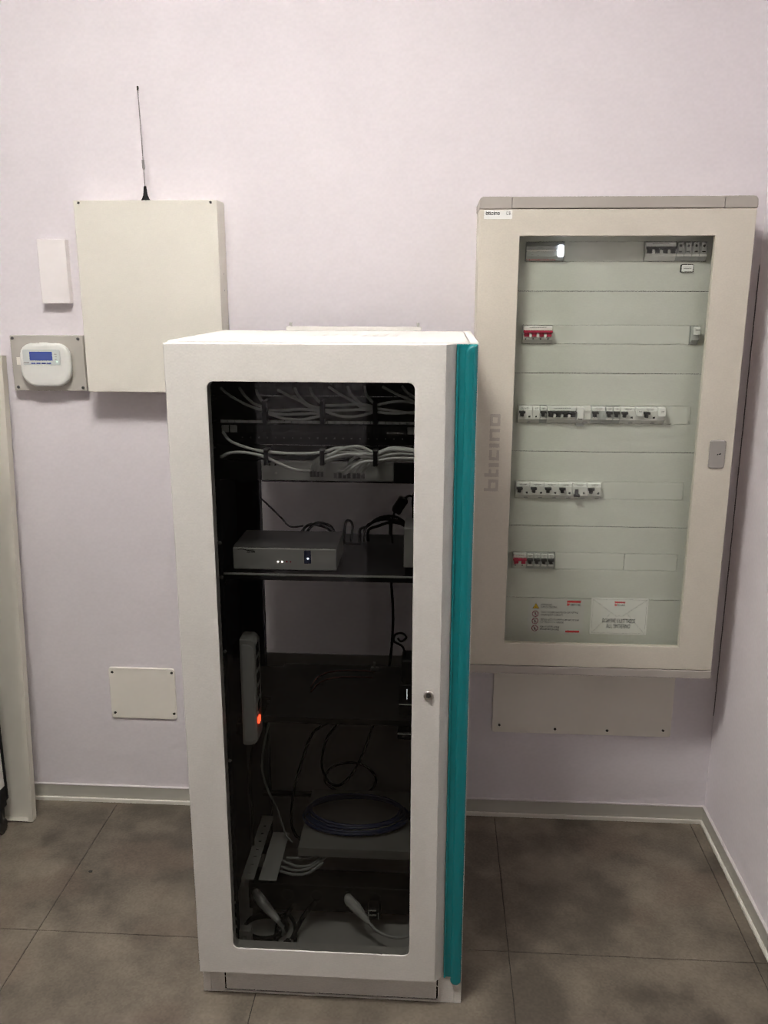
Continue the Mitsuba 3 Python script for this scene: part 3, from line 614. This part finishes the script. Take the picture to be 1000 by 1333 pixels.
part(k3, 'body', bx(-.1340, -.1030, -.636, -.6020, .108, .142, .004), 'mat_black')
part(k3, 'face', cat(bx(-.1325, -.1295, -.6372, -.636, .111, .139), bx(-.1295, -.112, -.6372, -.636, .136, .139), bx(-.1295, -.112, -.6372, -.636, .123, .126), bx(-.1085, -.1060, -.6372, -.636, .112, .132)), 'mat_grey_metal')
COIL = []
for k in range(49):
    a = 2 * math.pi * k / 20 + .3
    COIL.append((-.385 + (.055 - .003 * k / 20) * math.cos(a), -.628 + .042 * math.sin(a), .066 + .0045 * k / 20))
bk = thing('black_cable_coil', 'tangled black cable coil on the cabinet floor at left', 'cable')
part(bk, 'coil', tube(COIL, .0048, per=2, n=8), 'mat_cable_black', True)
part(bk, 'knot', tube([(-0.346, -0.690, 0.066), (-0.356, -0.650, 0.072), (-0.354, -0.616, 0.085), (-0.341, -0.601, 0.092), (-0.319, -0.619, 0.085), (-0.309, -0.645, 0.072), (-0.305, -0.690, 0.066)], .0046, n=8), 'mat_cable_black', True)
part(bk, 'strand', tube([(-0.345, -0.635, 0.080), (-0.331, -0.61, 0.104), (-0.313, -0.595, 0.120), (-0.291, -0.58, 0.140), (-.26, -.56, .17)], .0052, n=8), 'mat_cable_black', True)
part(bk, 'strand', tube([(-0.315, -0.665, 0.070), (-0.297, -0.627, 0.095), (-0.271, -0.600, 0.120), (-0.245, -0.58, 0.140), (-.21, -.56, .17)], .0060, n=8), 'mat_cable_black', True)
part(bk, 'tie', tube([(-.351, -.632, .063), (-.356, -.634, .078), (-.349, -.636, .088), (-.340, -.634, .080), (-.341, -.632, .063)], .0022, n=6), 'mat_plastic_white', True, label='white tie')
part(bk, 'connector', uni(bx(-.334, -.316, -.694, -.672, .0605, .074, .002), bx(-.330, -.320, -.672, -.660, .0605, .070, .002)), 'mat_screw_dark', label='dark connector')
wt = thing('cable_tag', 'small pale tag standing beside the tangled black cables', 'tag')
part(wt, 'body', cat(bx(-.284, -.282, -.700, -.694, .060, .084), bx(-.276, -.274, -.698, -.692, .060, .080)), 'mat_plastic_white')

# ------------------------------------------------------------------ electrical panel
EX0, EX1, EZ0, EZ1, EY = .1105, .7785, .5555, 1.8165, -.170
DZ0, DZ1 = .5803, 1.7873
ep = thing('electrical_panel', 'large beige electrical distribution panel with glazed door on the back wall', 'electrical panel')
body = sub(bx(EX0 + .0015, EX1 - .0015, EY + .017, -.0002, EZ0 + .004, EZ1 - .004, .002), bx(EX0 + .014, EX1 - .014, EY, -.012, DZ0 + .004, DZ1 - .004))
part(ep, 'body', body, 'mat_panel')
def cap(z0, z1, xa, xb, ra, rb, topside):
    Rr = (.003, .003, rb, ra) if topside else (.002, .002, .002, .002)
    return loft(xa, xb, z0, z1, Rr, [(0, -.003), (0, EY + .0005), (.0008, EY - .0008), (.0022, EY - .0012)], 6)
part(ep, 'top_cap', cap(DZ1 + .0012, EZ1 - .0005, .1900, .7010, .001, .001, True), 'mat_panel_cap')
part(ep, 'cap_end', cap(DZ1 + .0005, EZ1, .1100, .1895, .012, .001, True), 'mat_panel_cap')
part(ep, 'cap_end', cap(DZ1 + .0005, EZ1, .7015, .7805, .001, .012, True), 'mat_panel_cap')
part(ep, 'bottom_cap', cap(EZ0, DZ0 - .0012, .1100, .7805, .002, .002, False), 'mat_panel_cap')
OX0, OX1, OZ0, OZ1 = .2115, .6860, .6465, 1.7238
dr_ = loft(EX0, EX1 + .001, DZ0, DZ1, .003, [(0, EY + .016), (0, EY + .002), (.0007, EY + .0006), (.002, EY)], 4)
oh = loft(OX0, OX1, OZ0, OZ1, .002, [(0, .0), (0, EY + .001), (-.001, EY - .00), (-.0012, EY - .02)], 3)
ed = part(ep, 'door', sub(dr_, oh), 'mat_panel', label='beige door frame')
V = np.array([[OX0, EY + .004, OZ0], [OX1, EY + .004, OZ0], [OX1, EY + .004, OZ1], [OX0, EY + .004, OZ1]])
part(ed, 'glass_pane', trimesh.Trimesh(V, [[0, 1, 2], [0, 2, 3]], process=False), 'mat_clear_glass', label='clear greenish glass')
part(ed, 'latch', loft(.7185, .7592, 1.1465, 1.2210, .007, [(0, EY), (0, EY - .0022), (.0012, EY - .0038), (.003, EY - .0045)], 6), 'mat_latch', 35, label='grey rounded latch plate')
part(ed, 'key_slot', cat(cyl((.7395, EY - .0045, 1.1835), (.7395, EY - .0052, 1.1835), .0016), bx(.7425, .7475, EY - .0052, EY - .0045, 1.1835, 1.1865)), 'mat_ink')
st = part(ed, 'maker_sticker', bx(.1225, .1915, EY - .0005, EY, 1.7640, 1.7845), 'mat_label', label='small white sticker')
part(ed, 'sticker_print', cat(text('bticino', .1260, EY - .0005, 1.7738, .0085, .0350, bold=True), text('CE', .1815 - .006, EY - .0005, 1.7735, .0075, .0125)), 'mat_ink')
# block letters reading upward on the left of the door
def block_text():
    s = .0070   # stroke
    H, A, W = .0265, .0110, .0265
    def R(a, b, c, d): return sbox(a, b, c, d)
    ring = lambda: R(0, 0, W, H).difference(R(s, s, W - s, H - s))
    G = {'b': (unary_union([ring(), R(0, 0, s, H + A)]), W),
         't': (unary_union([R(0, 0, s + .001, H + A), R(0, H - s, .0165, H), R(0, 0, .0165, s)]), .0165),
         'i': (R(0, 0, s + .0015, H), s + .0015),
         'c': (unary_union([R(0, 0, s, H), R(0, 0, .023, s), R(0, H - s, .023, H)]), .023),
         'n': (unary_union([R(0, 0, s, H), R(W - s, 0, W, H), R(0, H - s, W, H)]), W),
         'o': (ring(), W)}
    x, out = 0.0, []
    for ch in 'bticino':
        g, w = G[ch]
        from shapely import affinity
        out.append(affinity.translate(g, x, 0)); x += w + .0062
    return out, x - .0062
gl_, tw = block_text()
from shapely import affinity
bz0, bz1, bxr = 1.0770, 1.2820, .1795
k = (bz1 - bz0) / tw
em = [slab(affinity.translate(affinity.rotate(affinity.scale(g, k, 1, origin=(0, 0)), 90, origin=(0, 0)), bxr, bz0), EY - .0006, EY) for g in gl_]
part(ed, 'emblem_lettering', cat(*em), 'mat_emblem', label='grey block lettering reading upward')
# inner cover plates with module slots
PY = -.105
GZ = [1.801 - .02, 1.592, 1.383, 1.1745, .9675, .7585, .585]
RZ = [1.6895, 1.4825, 1.2750, 1.0690, .8680]
MX0, MP, HH = .2305, .01908, .0240
RX = [(.2335, .6860), (.2335, .6825), (.2290, .6815), (.2305, .6805), (.2300, .6805)]
plates = []
for k in range(6):
    pol = sbox(EX0 + .016, GZ[k + 1] + .0007, EX1 - .016, GZ[k] - .0007)
    if k < 5:
        pol = pol.difference(sbox(RX[k][0] - .0003, RZ[k] - HH - .0003, RX[k][1] + .0003, RZ[k] + HH + .0003))
    plates.append(part(ep, 'cover_plate', slab(pol, PY, PY + .003), 'mat_inner_plate'))
part(ep, 'backing', bx(EX0 + .016, EX1 - .016, PY + .022, PY + .024, .59, 1.775), 'mat_gap')
def blank(row, x0, x1):
    part(plates[row], 'blank_strip', bx(x0 + .0002, x1 - .0002, PY + .0002, PY + .004, RZ[row] - HH, RZ[row] + HH, .0008), 'mat_blank')
blank(0, .3300, .5310); blank(1, .3100, .6620); blank(2, .6115, .6815); blank(3, .4600, .6805); blank(4, .3465, .5365); blank(4, .5370, .6805)
# stickers on the lowest plate
SY = PY - .0003
ws = part(ep, 'warning_sticker', bx(.2800, .4345, SY - .0004, PY, .6525, .7565), 'mat_sticker', label='grey warning sticker with yellow triangle and prohibition signs')
TXT = [('ATTENZIONE!', .736, .030), ('PARTI IN TENSIONE', .7285, .045), ('VIETATO ESEGUIRE MANOVRE E LAVORI ELETTRICI', .7135, .105), ('A PERSONALE NON AUTORIZZATO', .7060, .063),
       ('VIETATO ESEGUIRE LAVORI SU APPARECCHIATURE', .6915, .108), ('ELETTRICHE SOTTO TENSIONE', .6840, .065), ('NON UTILIZZARE ACQUA', .6700, .054), ('PER SPEGNERE INCENDI', .6625, .054)]
part(ws, 'printed_text', cat(*[text(s, .3150, SY - .0004, z, .0048, w, .0002, True) for s, z, w in TXT]), 'mat_ink')
part(ws, 'warning_triangle', slab(Polygon([(.2920, .7265), (.3105, .7265), (.3012, .7425)]), SY - .0007, SY - .0004), 'mat_yellow', label='yellow warning triangle')
part(ws, 'triangle_mark', cat(slab(Polygon([(.2915, .7260), (.3110, .7260), (.3012, .7432)]).difference(Polygon([(.2932, .7272), (.3093, .7272), (.3012, .7414)])), SY - .0009, SY - .0004), bx(.3006, .3018, SY - .0009, SY - .0004, .7290, .7360)), 'mat_ink')
for zc in (.7105, .6890, .6672):
    part(ws, 'prohibition_sign', cat(ring_xz(.3005, zc, .0072, .0093, SY - .0008, SY - .0004), slab(affinity.rotate(sbox(.2930, zc - .0008, .3080, zc + .0008), -45), SY - .0008, SY - .0004)), 'mat_ink_maroon', label='round prohibition sign')
    part(ws, 'prohibition_figure', slab(unary_union([Point(.3005, zc + .003).buffer(.0013), sbox(.2990, zc - .0045, .3020, zc + .0015)]), SY - .00065, SY - .0004), 'mat_ink')
def logo(parent, x0, x1, z):
    part(parent, 'red_bar', bx(x0, x1, SY - .0007, SY - .0004, z, z + .0062), 'mat_ink_red')
    part(parent, 'logo_print', text('bticino', x0 + (x1 - x0) * .28, SY - .0004, z - .0085, .0062, (x1 - x0) * .72, .0003, True), 'mat_ink')
    part(parent, 'logo_bar', bx(x0, x0 + (x1 - x0) * .2, SY - .0007, SY - .0004, z - .0085, z - .0025), 'mat_ink_red')
logo(ws, .3870, .4255, .7455)
part(ws, 'red_bar', bx(.3865, .4255, SY - .0007, SY - .0004, .6565, .6625), 'mat_ink_red')
ec = part(ep, 'document_envelope', loft(.4545, .6115, .6535, .7625, .002, [(0, PY), (0, PY - .0006), (.0003, PY - .0008)], 3), 'mat_card', label='white envelope card reading SCHEMI ELETTRICI ALL\'INTERNO')
EYF = PY - .0008
part(ec, 'printed_text', cat(text('SCHEMI ELETTRICI', .4865, EYF, .6895, .0112, .092, .0004, True), text("ALL'INTERNO", .4990, EYF, .6735, .0112, .067, .0004, True)), 'mat_ink')
def line(x0, z0, x1, z1, w=.0007):
    d = np.array([x1 - x0, z1 - z0]); n = np.array([-d[1], d[0]]) / np.linalg.norm(d) * w / 2
    return slab(Polygon([(x0 + n[0], z0 + n[1]), (x1 + n[0], z1 + n[1]), (x1 - n[0], z1 - n[1]), (x0 - n[0], z0 - n[1])]), EYF - .0003, EYF)
part(ec, 'flap_lines', cat(line(.460, .757, .527, .707), line(.606, .757, .540, .707), line(.527, .707, .533, .711), line(.533, .711, .540, .707), line(.461, .659, .508, .715), line(.605, .659, .556, .715),
     line(.459, .658, .607, .658, .0005), line(.459, .758, .607, .758, .0005), line(.459, .658, .459, .758, .0005), line(.607, .658, .607, .758, .0005)), 'mat_ink_grey')
part(ec, 'red_bar', bx(.5190, .5480, EYF - .0003, EYF, .7475, .7520), 'mat_ink_red')
part(ec, 'logo_print', text('bticino', .5270, EYF, .7395, .0055, .021, .0003, True), 'mat_ink')
part(ec, 'logo_bar', bx(.5190, .5255, EYF - .0003, EYF, .7395, .7445), 'mat_ink_red')

# ---- modules on the rows; each breaker is a thing
def mod_body(parent, x0, n, zc, mat='mat_breaker', nose=.016):
    x1 = x0 + n * MP
    g = .00035
    pr = [(PY + .018, -.0232), (PY - .004, -.0232), (PY - .006, -.0222), (PY - nose + .003, -.0135), (PY - nose, -.0115), (PY - nose, .0125), (PY - nose + .004, .0145), (PY - .007, .0222), (PY - .005, .0232), (PY + .018, .0232)]
    pol = Polygon([(y, zc + z) for y, z in pr])
    m = trimesh.creation.extrude_polygon(pol, x1 - x0 - 2 * g, engine='earcut')
    v = m.vertices.copy(); m.vertices = np.stack([v[:, 2] + x0 + g, v[:, 0], v[:, 1]], 1)
    if m.volume < 0: m.invert()
    part(parent, 'body', m, mat)
    return x1
def lab_strip(parent, x0, x1, zc, mat='mat_label', lines=2, y=None):
    y = PY - .0105 if y is None else y
    a, b = x0 + .0016, x1 - .0016
    m = bx(a, b, y - .006, y + .004, zc + .0115, zc + .0212, .0006)
    k = part(parent, 'label_holder', m, mat)
    w = b - a
    pm = [bx(a + w * .2, a + w * .8, y - .0064, y - .0059, zc + .0172, zc + .0186)]
    if lines > 1: pm.append(bx(a + w * .3, a + w * .72, y - .0064, y - .0059, zc + .0142, zc + .0153))
    part(k, 'print', cat(*pm), 'mat_ink_grey')
def lever(parent, xc, zc, mat='mat_lever', w=.0175, down=False):
    y = PY - .0155
    if not down:
        m = uni(bx(xc - w / 2, xc + w / 2, y - .012, y - .001, zc + .0042, zc + .0105, .001), bx(xc - w * .27, xc + w * .27, y - .007, y + .004, zc - .0048, zc + .0058, .0008))
    else:
        m = uni(bx(xc - w / 2, xc + w / 2, y - .012, y - .001, zc - .0135, zc - .0065, .001), bx(xc - w * .27, xc + w * .27, y - .008, y + .004, zc - .0085, zc + .006, .0008))
    part(parent, 'lever', m, mat)
    if not down: part(parent, 'lever_rest', bx(xc - w * .32, xc + w * .32, y - .0035, y + .002, zc - .0068, zc - .0050, .0004), 'mat_plastic_white')
def win(parent, xc, zc, s=.0026, mat='mat_ink', name='test_button'):
    part(parent, name, bx(xc - s, xc + s, PY - .0175, PY - .0155, zc - s * .9, zc + s * .9, .0003), mat)
def foot(parent, xc, zc):
    part(parent, 'toggle', bx(xc - .0055, xc + .0055, PY - .0085, PY - .003, zc - .0225, zc - .0185, .0005), 'mat_ink_grey')
def rcbo(x0, zc, label, down=False, grp='two-module breakers'):
    b = thing('circuit_breaker', label, 'circuit breaker', grp)
    x1 = mod_body(b, x0, 2, zc)
    lab_strip(b, x0, x1, zc); lever(b, x0 + .0100, zc, down=down, w=.0165)
    win(b, x0 + .0300, zc - .0050); foot(b, x0 + .0290, zc)
    return x1
def mcb(x0, zc, label, mat='mat_lever'):
    b = thing('circuit_breaker', label, 'circuit breaker', 'one-module breakers')
    x1 = mod_body(b, x0, 1, zc, 'mat_breaker_grey'); lab_strip(b, x0, x1, zc); lever(b, (x0 + x1) / 2 - .001, zc, mat, w=.0160)
    part(b, 'lower_face', bx(x0 + .002, x1 - .002, PY - .0168, PY - .0150, zc - .0125, zc - .0075, .0004), 'mat_breaker')
    return x1
def multi(x0, n, zc, label, mat='mat_lever', body='mat_breaker', dots=False):
    b = thing('circuit_breaker', label, 'circuit breaker')
    x1 = mod_body(b, x0, n, zc, body); lab_strip(b, x0, x1, zc, lines=1)
    y = PY - .0155
    part(b, 'lever', bx(x0 + .001, x1 - .001, y - .012, y - .001, zc + .0050, zc + .0110, .001), mat)
    for k in range(n):
        c = x0 + (k + .5) * MP
        part(b, 'lever_leg', bx(c - .0062, c + .0062, y - .006, y + .003, zc - .0050, zc + .0052, .0006), mat)
        if k: part(b, 'post', bx(x0 + k * MP - .0036, x0 + k * MP + .0036, y - .0080, y + .002, zc - .0070, zc + .0030, .0008), 'mat_breaker')
        if dots: part(b, 'mark', cyl((c - .002, y, zc - .0105), (c - .002, y - .0016, zc - .0105), .0018), 'mat_ink')
    return x1
# row 1
z = RZ[0]
b = thing('surge_protector', 'grey four module device in the top left of the panel beside the bright lamp', 'electrical device')
x = mod_body(b, .2335, 4, z, 'mat_breaker_grey')
part(b, 'ridge', bx(.2330, x - .0005, PY - .0215, PY - .0150, z + .0000, z + .0045, .0012), 'mat_breaker')
part(b, 'red_line', bx(.2345, x - .001, PY - .0082, PY - .0045, z - .0205, z - .0185), 'mat_ink_red')
part(b, 'mark', cat(bx(.262, .276, PY - .0166, PY - .0155, z + .0080, z + .0088), bx(.247, .252, PY - .0166, PY - .0155, z - .009, z - .007), bx(.262, .266, PY - .0166, PY - .0155, z - .011, z - .009)), 'mat_ink_grey')
b = thing('indicator_lamp', 'bright white indicator module at the top left of the panel', 'indicator lamp')
x1 = mod_body(b, x, 1, z, 'mat_breaker_grey')
part(b, 'lens', loft(x + .0025, x1 - .0015, z - .0135, z + .0155, .0042, [(0, PY - .0155), (0, PY - .0200), (.002, PY - .0215)], 5), 'mat_plastic_white', 30, label='glowing white lens', **glow(5.2, 5.4, 6.4))
x = multi(.5310, 4, z, 'four module breaker with black lever in the top right of the panel')
for k in range(4):
    b = thing('fuse_holder', f'{("leftmost", "second from left", "third from left", "rightmost")[k]} of the four grey fuse holders in the top right of the panel', 'fuse holder', 'grey fuse holders')
    x1 = mod_body(b, x, 1, z, 'mat_breaker_grey')
    part(b, 'hatch', bx(x + .003, x1 - .003, PY - .0190, PY - .0150, z - .0045, z + .0215, .001), 'mat_breaker_grey')
    part(b, 'hole', cyl(((x + x1) / 2, PY - .0185, z + .0130), ((x + x1) / 2, PY - .0196, z + .0130), .0032, n=14), 'mat_ink')
    part(b, 'slot', bx(x + .0055, x1 - .0055, PY - .0196, PY - .0185, z - .0025, z + .0005), 'mat_ink')
    part(b, 'lower_face', bx(x + .001, x1 - .001, PY - .0172, PY - .0150, z - .0122, z - .0068, .0004), 'mat_breaker')
    x = x1
b = thing('label_tag', 'small white tag with black frame under the grey fuse holders', 'label')
part(b, 'frame', bx(.6245, .6560, PY - .006, PY + .001, 1.6390, 1.6580, .001), 'mat_ink'); part(b, 'paper', bx(.6265, .6545, PY - .0066, PY - .0058, 1.6405, 1.6565), 'mat_label')
part(b, 'print', bx(.6305, .6505, PY - .0070, PY - .0065, 1.6478, 1.6492), 'mat_ink_grey')
# row 2
multi(.2335, 4, RZ[1], 'four module switch with red lever alone on the second row', 'mat_lever_red', dots=True)
b = thing('relay_module', 'narrow grey module alone at the right end of the second row', 'electrical device')
x1 = mod_body(b, .6625, 1, RZ[1], 'mat_breaker_grey')
part(b, 'label_holder', bx(.6665, x1 - .0005, PY - .027, PY - .012, RZ[1] + .0020, RZ[1] + .0215, .001), 'mat_label')
part(b, 'print', bx(.6685, x1 - .0025, PY - .0274, PY - .0268, RZ[1] + .0125, RZ[1] + .0150), 'mat_ink_grey')
# row 3
z = RZ[2]; W = ' on the third row'
x = rcbo(.2290, z, 'two module breaker at the left end of the long third row')
b = thing('auxiliary_contact', 'narrow pale module second from left' + W, 'electrical device')
x1 = mod_body(b, x, 1, z); lab_strip(b, x, x1, z); win(b, (x + x1) / 2, z - .0050, .002); x = x1
x = mcb(x, z, 'one module breaker with grey label just left of the wide breaker' + W)
x = multi(x, 4, z, 'wide four module breaker with black lever bar' + W)
b = thing('relay_module', 'tall pale module hanging lower than its neighbours' + W, 'electrical device')
x1 = mod_body(b, x, 1, z)
part(b, 'front', bx(x + .0008, x1 - .0008, PY - .0235, PY - .0150, z - .0125, z + .0225, .0015), 'mat_plastic_white')
part(b, 'slot', bx(x + .004, x1 - .004, PY - .0243, PY - .0233, z - .0105, z - .0082), 'mat_ink')
part(b, 'tab', bx(x + .002, x1 + .003, PY - .010, PY - .0005, z - .0305, z - .0225, .001), 'mat_breaker_grey'); x = x1
b = thing('time_module', 'narrow plain pale module right of the tall one' + W, 'electrical device')
x1 = mod_body(b, x, 1, z); part(b, 'print', cat(bx(x + .005, x1 - .004, PY - .0165, PY - .0155, z + .006, z + .0068), bx(x + .005, x1 - .004, PY - .0165, PY - .0155, z + .009, z + .0098)), 'mat_ink_grey'); foot(b, (x + x1) / 2 - .002, z); x = x1
b = thing('circuit_breaker', 'two module breaker with greyish right half in the middle' + W, 'circuit breaker', 'two-module breakers')
x1 = mod_body(b, x, 2, z, 'mat_breaker_grey'); lab_strip(b, x, x1, z); lever(b, x + .0100, z, w=.0165); foot(b, x + .029, z)
part(b, 'lower_face', bx(x + .002, x + .018, PY - .0168, PY - .0150, z - .0125, z - .0075, .0004), 'mat_breaker'); x = x1
x = mcb(x, z, 'left one of two narrow black lever breakers right of the middle' + W)
x = mcb(x, z, 'right one of two narrow black lever breakers right of the middle' + W)
x = rcbo(x, z, 'two module breaker fourth module from the right end' + W)
def clip_mod(x, label):
    b = thing('auxiliary_contact', label, 'electrical device', 'modules with projecting labels')
    x1 = mod_body(b, x, 1, z)
    k = part(b, 'label_holder', bx(x + .0018, x1 - .0004, PY - .030, PY - .012, z + .0000, z + .0225, .001), 'mat_label')
    part(k, 'print', cat(bx(x + .006, x1 - .005, PY - .0305, PY - .0299, z + .013, z + .0145), bx(x + .006, x1 - .005, PY - .0305, PY - .0299, z + .009, z + .0102)), 'mat_ink_grey')
    return x1
x = clip_mod(x, 'narrow module with projecting white label between two breakers' + W)
x = rcbo(x, z, 'rightmost two module breaker' + W)
x = clip_mod(x, 'narrow module with projecting white label at the right end' + W)
# row 4
x = MX0
ORD = ['leftmost', 'second from left', 'third from left', 'fourth from left', 'fifth from left', 'rightmost']
for k in range(6):
    x = rcbo(x, RZ[3], f'{ORD[k]} of the six two module breakers on the fourth row' + (', its lever down' if k == 4 else ''), down=(k == 4))
# row 5
x = multi(.2300, 2, RZ[4], 'two module switch with red lever at the left of the bottom row', 'mat_lever_red', dots=True)
for k in range(4):
    x = mcb(x, RZ[4], f'{("leftmost", "second from left", "third from left", "rightmost")[k]} of four narrow black lever breakers on the bottom row')

# ------------------------------------------------------------------ other things on the wall
wb = thing('junction_box', 'large ivory wall box with an antenna on its top', 'junction box')
part(wb, 'cover', bx(-.9470, -.5655, -.0802, -.0002, 1.3205, 1.8205, .0012), 'mat_ivory')
for x in (-.9330, -.5815): part(wb, 'screw', cyl((x, -.0800, 1.8145), (x, -.0822, 1.8145), .0032, n=12), 'mat_screw_dark')
for zz in (1.635, 1.592): part(wb, 'side_hole', cyl((-.5657, -.035, zz), (-.5652, -.035, zz), .0022, n=10), 'mat_ink_grey')
an = thing('antenna', 'thin whip antenna with flared black foot on the ivory wall box', 'antenna')
zb = 1.8206; ax_, ay = -.7640, -.045
prof = [(.0132, 0), (.0132, .002), (.0085, .008), (.0055, .018), (.0040, .030), (.0034, .038)]
part(an, 'base', trimesh.creation.revolve(np.array([(0, 0)] + prof + [(0, .038)]), sections=24, transform=trimesh.transformations.translation_matrix((ax_, ay, zb))), 'mat_black', 40)
tip = np.array((-.7675, ay, 2.100)); b0 = np.array((ax_, ay, zb + .037))
part(an, 'whip', tube([b0, tip], .0011, n=8, smooth_path=False), 'mat_whip', True)
c0, c1 = b0 + (tip - b0) * .175, b0 + (tip - b0) * .275
part(an, 'coil', tube([c0, c0 + (c1 - c0) * .08, c0 + (c1 - c0) * .92, c1], [.0022, .0038, .0038, .0022], n=12, smooth_path=False), 'mat_whip', 30)
part(an, 'tip', tube([tip - (tip - b0) * .035, tip + (tip - b0) * .004], .0024, n=10, smooth_path=False), 'mat_screw_dark', 30)

sb = thing('junction_box', 'small white wall box left of the large ivory one', 'junction box')
part(sb, 'cover', bx(-1.0795, -1.0010, -.0260, -.0002, 1.5565, 1.7265, .0012), 'mat_cover_white')

kp_ = thing('mounting_plate', 'grey beige backing plate with four screws behind the keypad', 'wall plate')
part(kp_, 'plate', bx(-1.1800, -.9720, -.0300, -.0002, 1.3170, 1.4700, .001), 'mat_backing')
for x, zz in ((-1.1725, 1.4625), (-.9850, 1.4610), (-1.1680, 1.3270), (-.9815, 1.3265)):
    part(kp_, 'screw', screw_head(x, -.0300, zz, .0042, .0028), 'mat_steel_dark', 30)
part(kp_, 'tab', bx(-1.1660, -1.1480, -.0308, -.0300, 1.3890, 1.4100), 'mat_plate_cream', label='small pale sticker')
ky = thing('alarm_keypad', 'white rounded alarm keypad with blue display on the grey plate', 'keypad')
KX0, KX1, KZ0, KZ1 = -1.1480, -1.0035, 1.3300, 1.4500
part(ky, 'body', loft(KX0, KX1, KZ0, KZ1, (.046, .046, .036, .036), [(.006, -.0302), (.002, -.036), (0, -.042), (.0006, -.047), (.0025, -.0505), (.006, -.0525), (.011, -.0532), (.03, -.0536)], 10), 'mat_keypad', 40)
KY = -.0540
part(ky, 'window', loft(-1.1360, -1.0300, 1.3905, 1.4330, .004, [(0, -.0530), (0, KY), (.0006, KY - .0004)], 4), 'mat_keypad_window')
part(ky, 'display', bx(-1.1165, -1.0520, KY - .0010, KY, 1.4030, 1.4270, .0003), 'mat_ink_blue', label='blue lit display', **glow(.004, .010, .045))
for k in range(4):
    part(ky, 'button', bx(-1.1135 + k * .0150, -1.1020 + k * .0150, KY - .0016, KY, 1.3935, 1.3972, .0005), 'mat_ink_blue')
for k in range(3):
    part(ky, 'status_mark', bx(-1.0455, -1.0390, KY - .0008, KY, 1.4195 - k * .0068, 1.4215 - k * .0068), 'mat_ink_grey')
part(ky, 'status_light', loft(-1.0430, -1.0375, 1.3975, 1.4030, .0026, [(0, KY), (.0005, KY - .001)], 4), 'mat_plastic_white', label='lit green light', **glow(.5, 1.7, 1.1))
part(ky, 'emblem', bx(-1.1340, -1.1190, KY - .0007, KY, 1.3955, 1.3985), 'mat_ink_grey')
part(ky, 'latch_bump', loft(-1.092, -1.068, 1.4440, 1.4515, .003, [(0, -.034), (0, -.044), (.001, -.046)], 4), 'mat_keypad', 40)

for (x0, x1, z0, z1, sc, lab) in ((-.9850, -.7790, .2955, .4645, ((-.9735, .4500), (-.7870, .4520), (-.9735, .3135), (-.7865, .3150)), 'cream blanking plate with four dark screws low on the wall left of the cabinet'),
                                  (.1975, .7330, .2870, .5480, ((.2195, .3110), (.3875, .3030), (.5440, .3030), (.7100, .3090)), 'wide cream blanking plate with dark screws below the electrical panel')):
    b = thing('blanking_plate', lab, 'wall plate')
    part(b, 'plate', loft(x0, x1, z0, z1, .008, [(0, -.0002), (0, -.0052), (.001, -.0060)], 5), 'mat_plate_cream')
    for x, zz in sc: part(b, 'screw', cyl((x, -.0060, zz), (x, -.0074, zz), .0040, n=14), 'mat_screw_dark')

# ------------------------------------------------------------------ loose panel leaning on the wall, cabinet at the left edge
lp = thing('leaning_panel', 'pale metal side panel with folded edges leaning against the wall at left', 'panel')
th = math.atan2(.108, 1.40); Hh = 1.415; PX1, PXW = -1.2085, .52
def lean(m):
    m.apply_transform(trimesh.transformations.rotation_matrix(-th, (1, 0, 0)))
    m.apply_translation((PX1, -.1115, .0015)); return m
part(lp, 'sheet', lean(bx(-PXW, 0, -.0015, 0, 0, Hh)), 'mat_lean')
part(lp, 'side_fold', lean(uni(bx(-.0015, 0, -.0255, -.0016, 0, Hh), bx(-.014, 0, -.0268, -.0255, 0, Hh))), 'mat_lean')
part(lp, 'side_fold', lean(uni(bx(-PXW, -PXW + .0015, -.0255, -.0016, 0, Hh), bx(-PXW, -PXW + .014, -.0268, -.0255, 0, Hh))), 'mat_lean')
part(lp, 'bottom_fold', lean(bx(-PXW + .0016, -.0016, -.0255, -.0016, 0, .002)), 'mat_lean')
part(lp, 'top_fold', lean(bx(-PXW + .0016, -.0016, -.0255, -.0016, Hh - .002, Hh)), 'mat_lean')
pc = thing('equipment_cabinet', 'light grey cabinet with black edges and castor cut off at the left picture edge', 'cabinet')
QX = -1.2605
part(pc, 'body', bx(QX - .5, QX - .001, -.730, -.1775, .150, 1.05, .003), 'mat_cabinet')
part(pc, 'rear_edge', bx(QX - .5, QX + .001, -.1770, -.165, .10, 1.05, .003), 'mat_black')
part(pc, 'base', bx(QX - .5, QX + .001, -.730, -.1775, .085, .1495, .004), 'mat_black')
for yy in (-.195, -.69):
    k_ = part(pc, 'castor', bx(QX - .036, QX - .006, yy - .012, yy + .012, .032, .086, .004), 'mat_black_gloss')
    part(k_, 'wheel', cyl((QX - .032, yy, .024), (QX - .010, yy, .024), .024, n=24), 'mat_black_gloss', 35)
cr = thing('crumb', 'tiny dark crumb on the floor left of the cabinet', 'crumb')
c_ = trimesh.creation.icosphere(2, .0055); c_.vertices *= (1, .8, .45); c_.apply_translation((-.9404, -.3562, .0022)); part(cr, 'body', c_, 'mat_screw_dark', True)
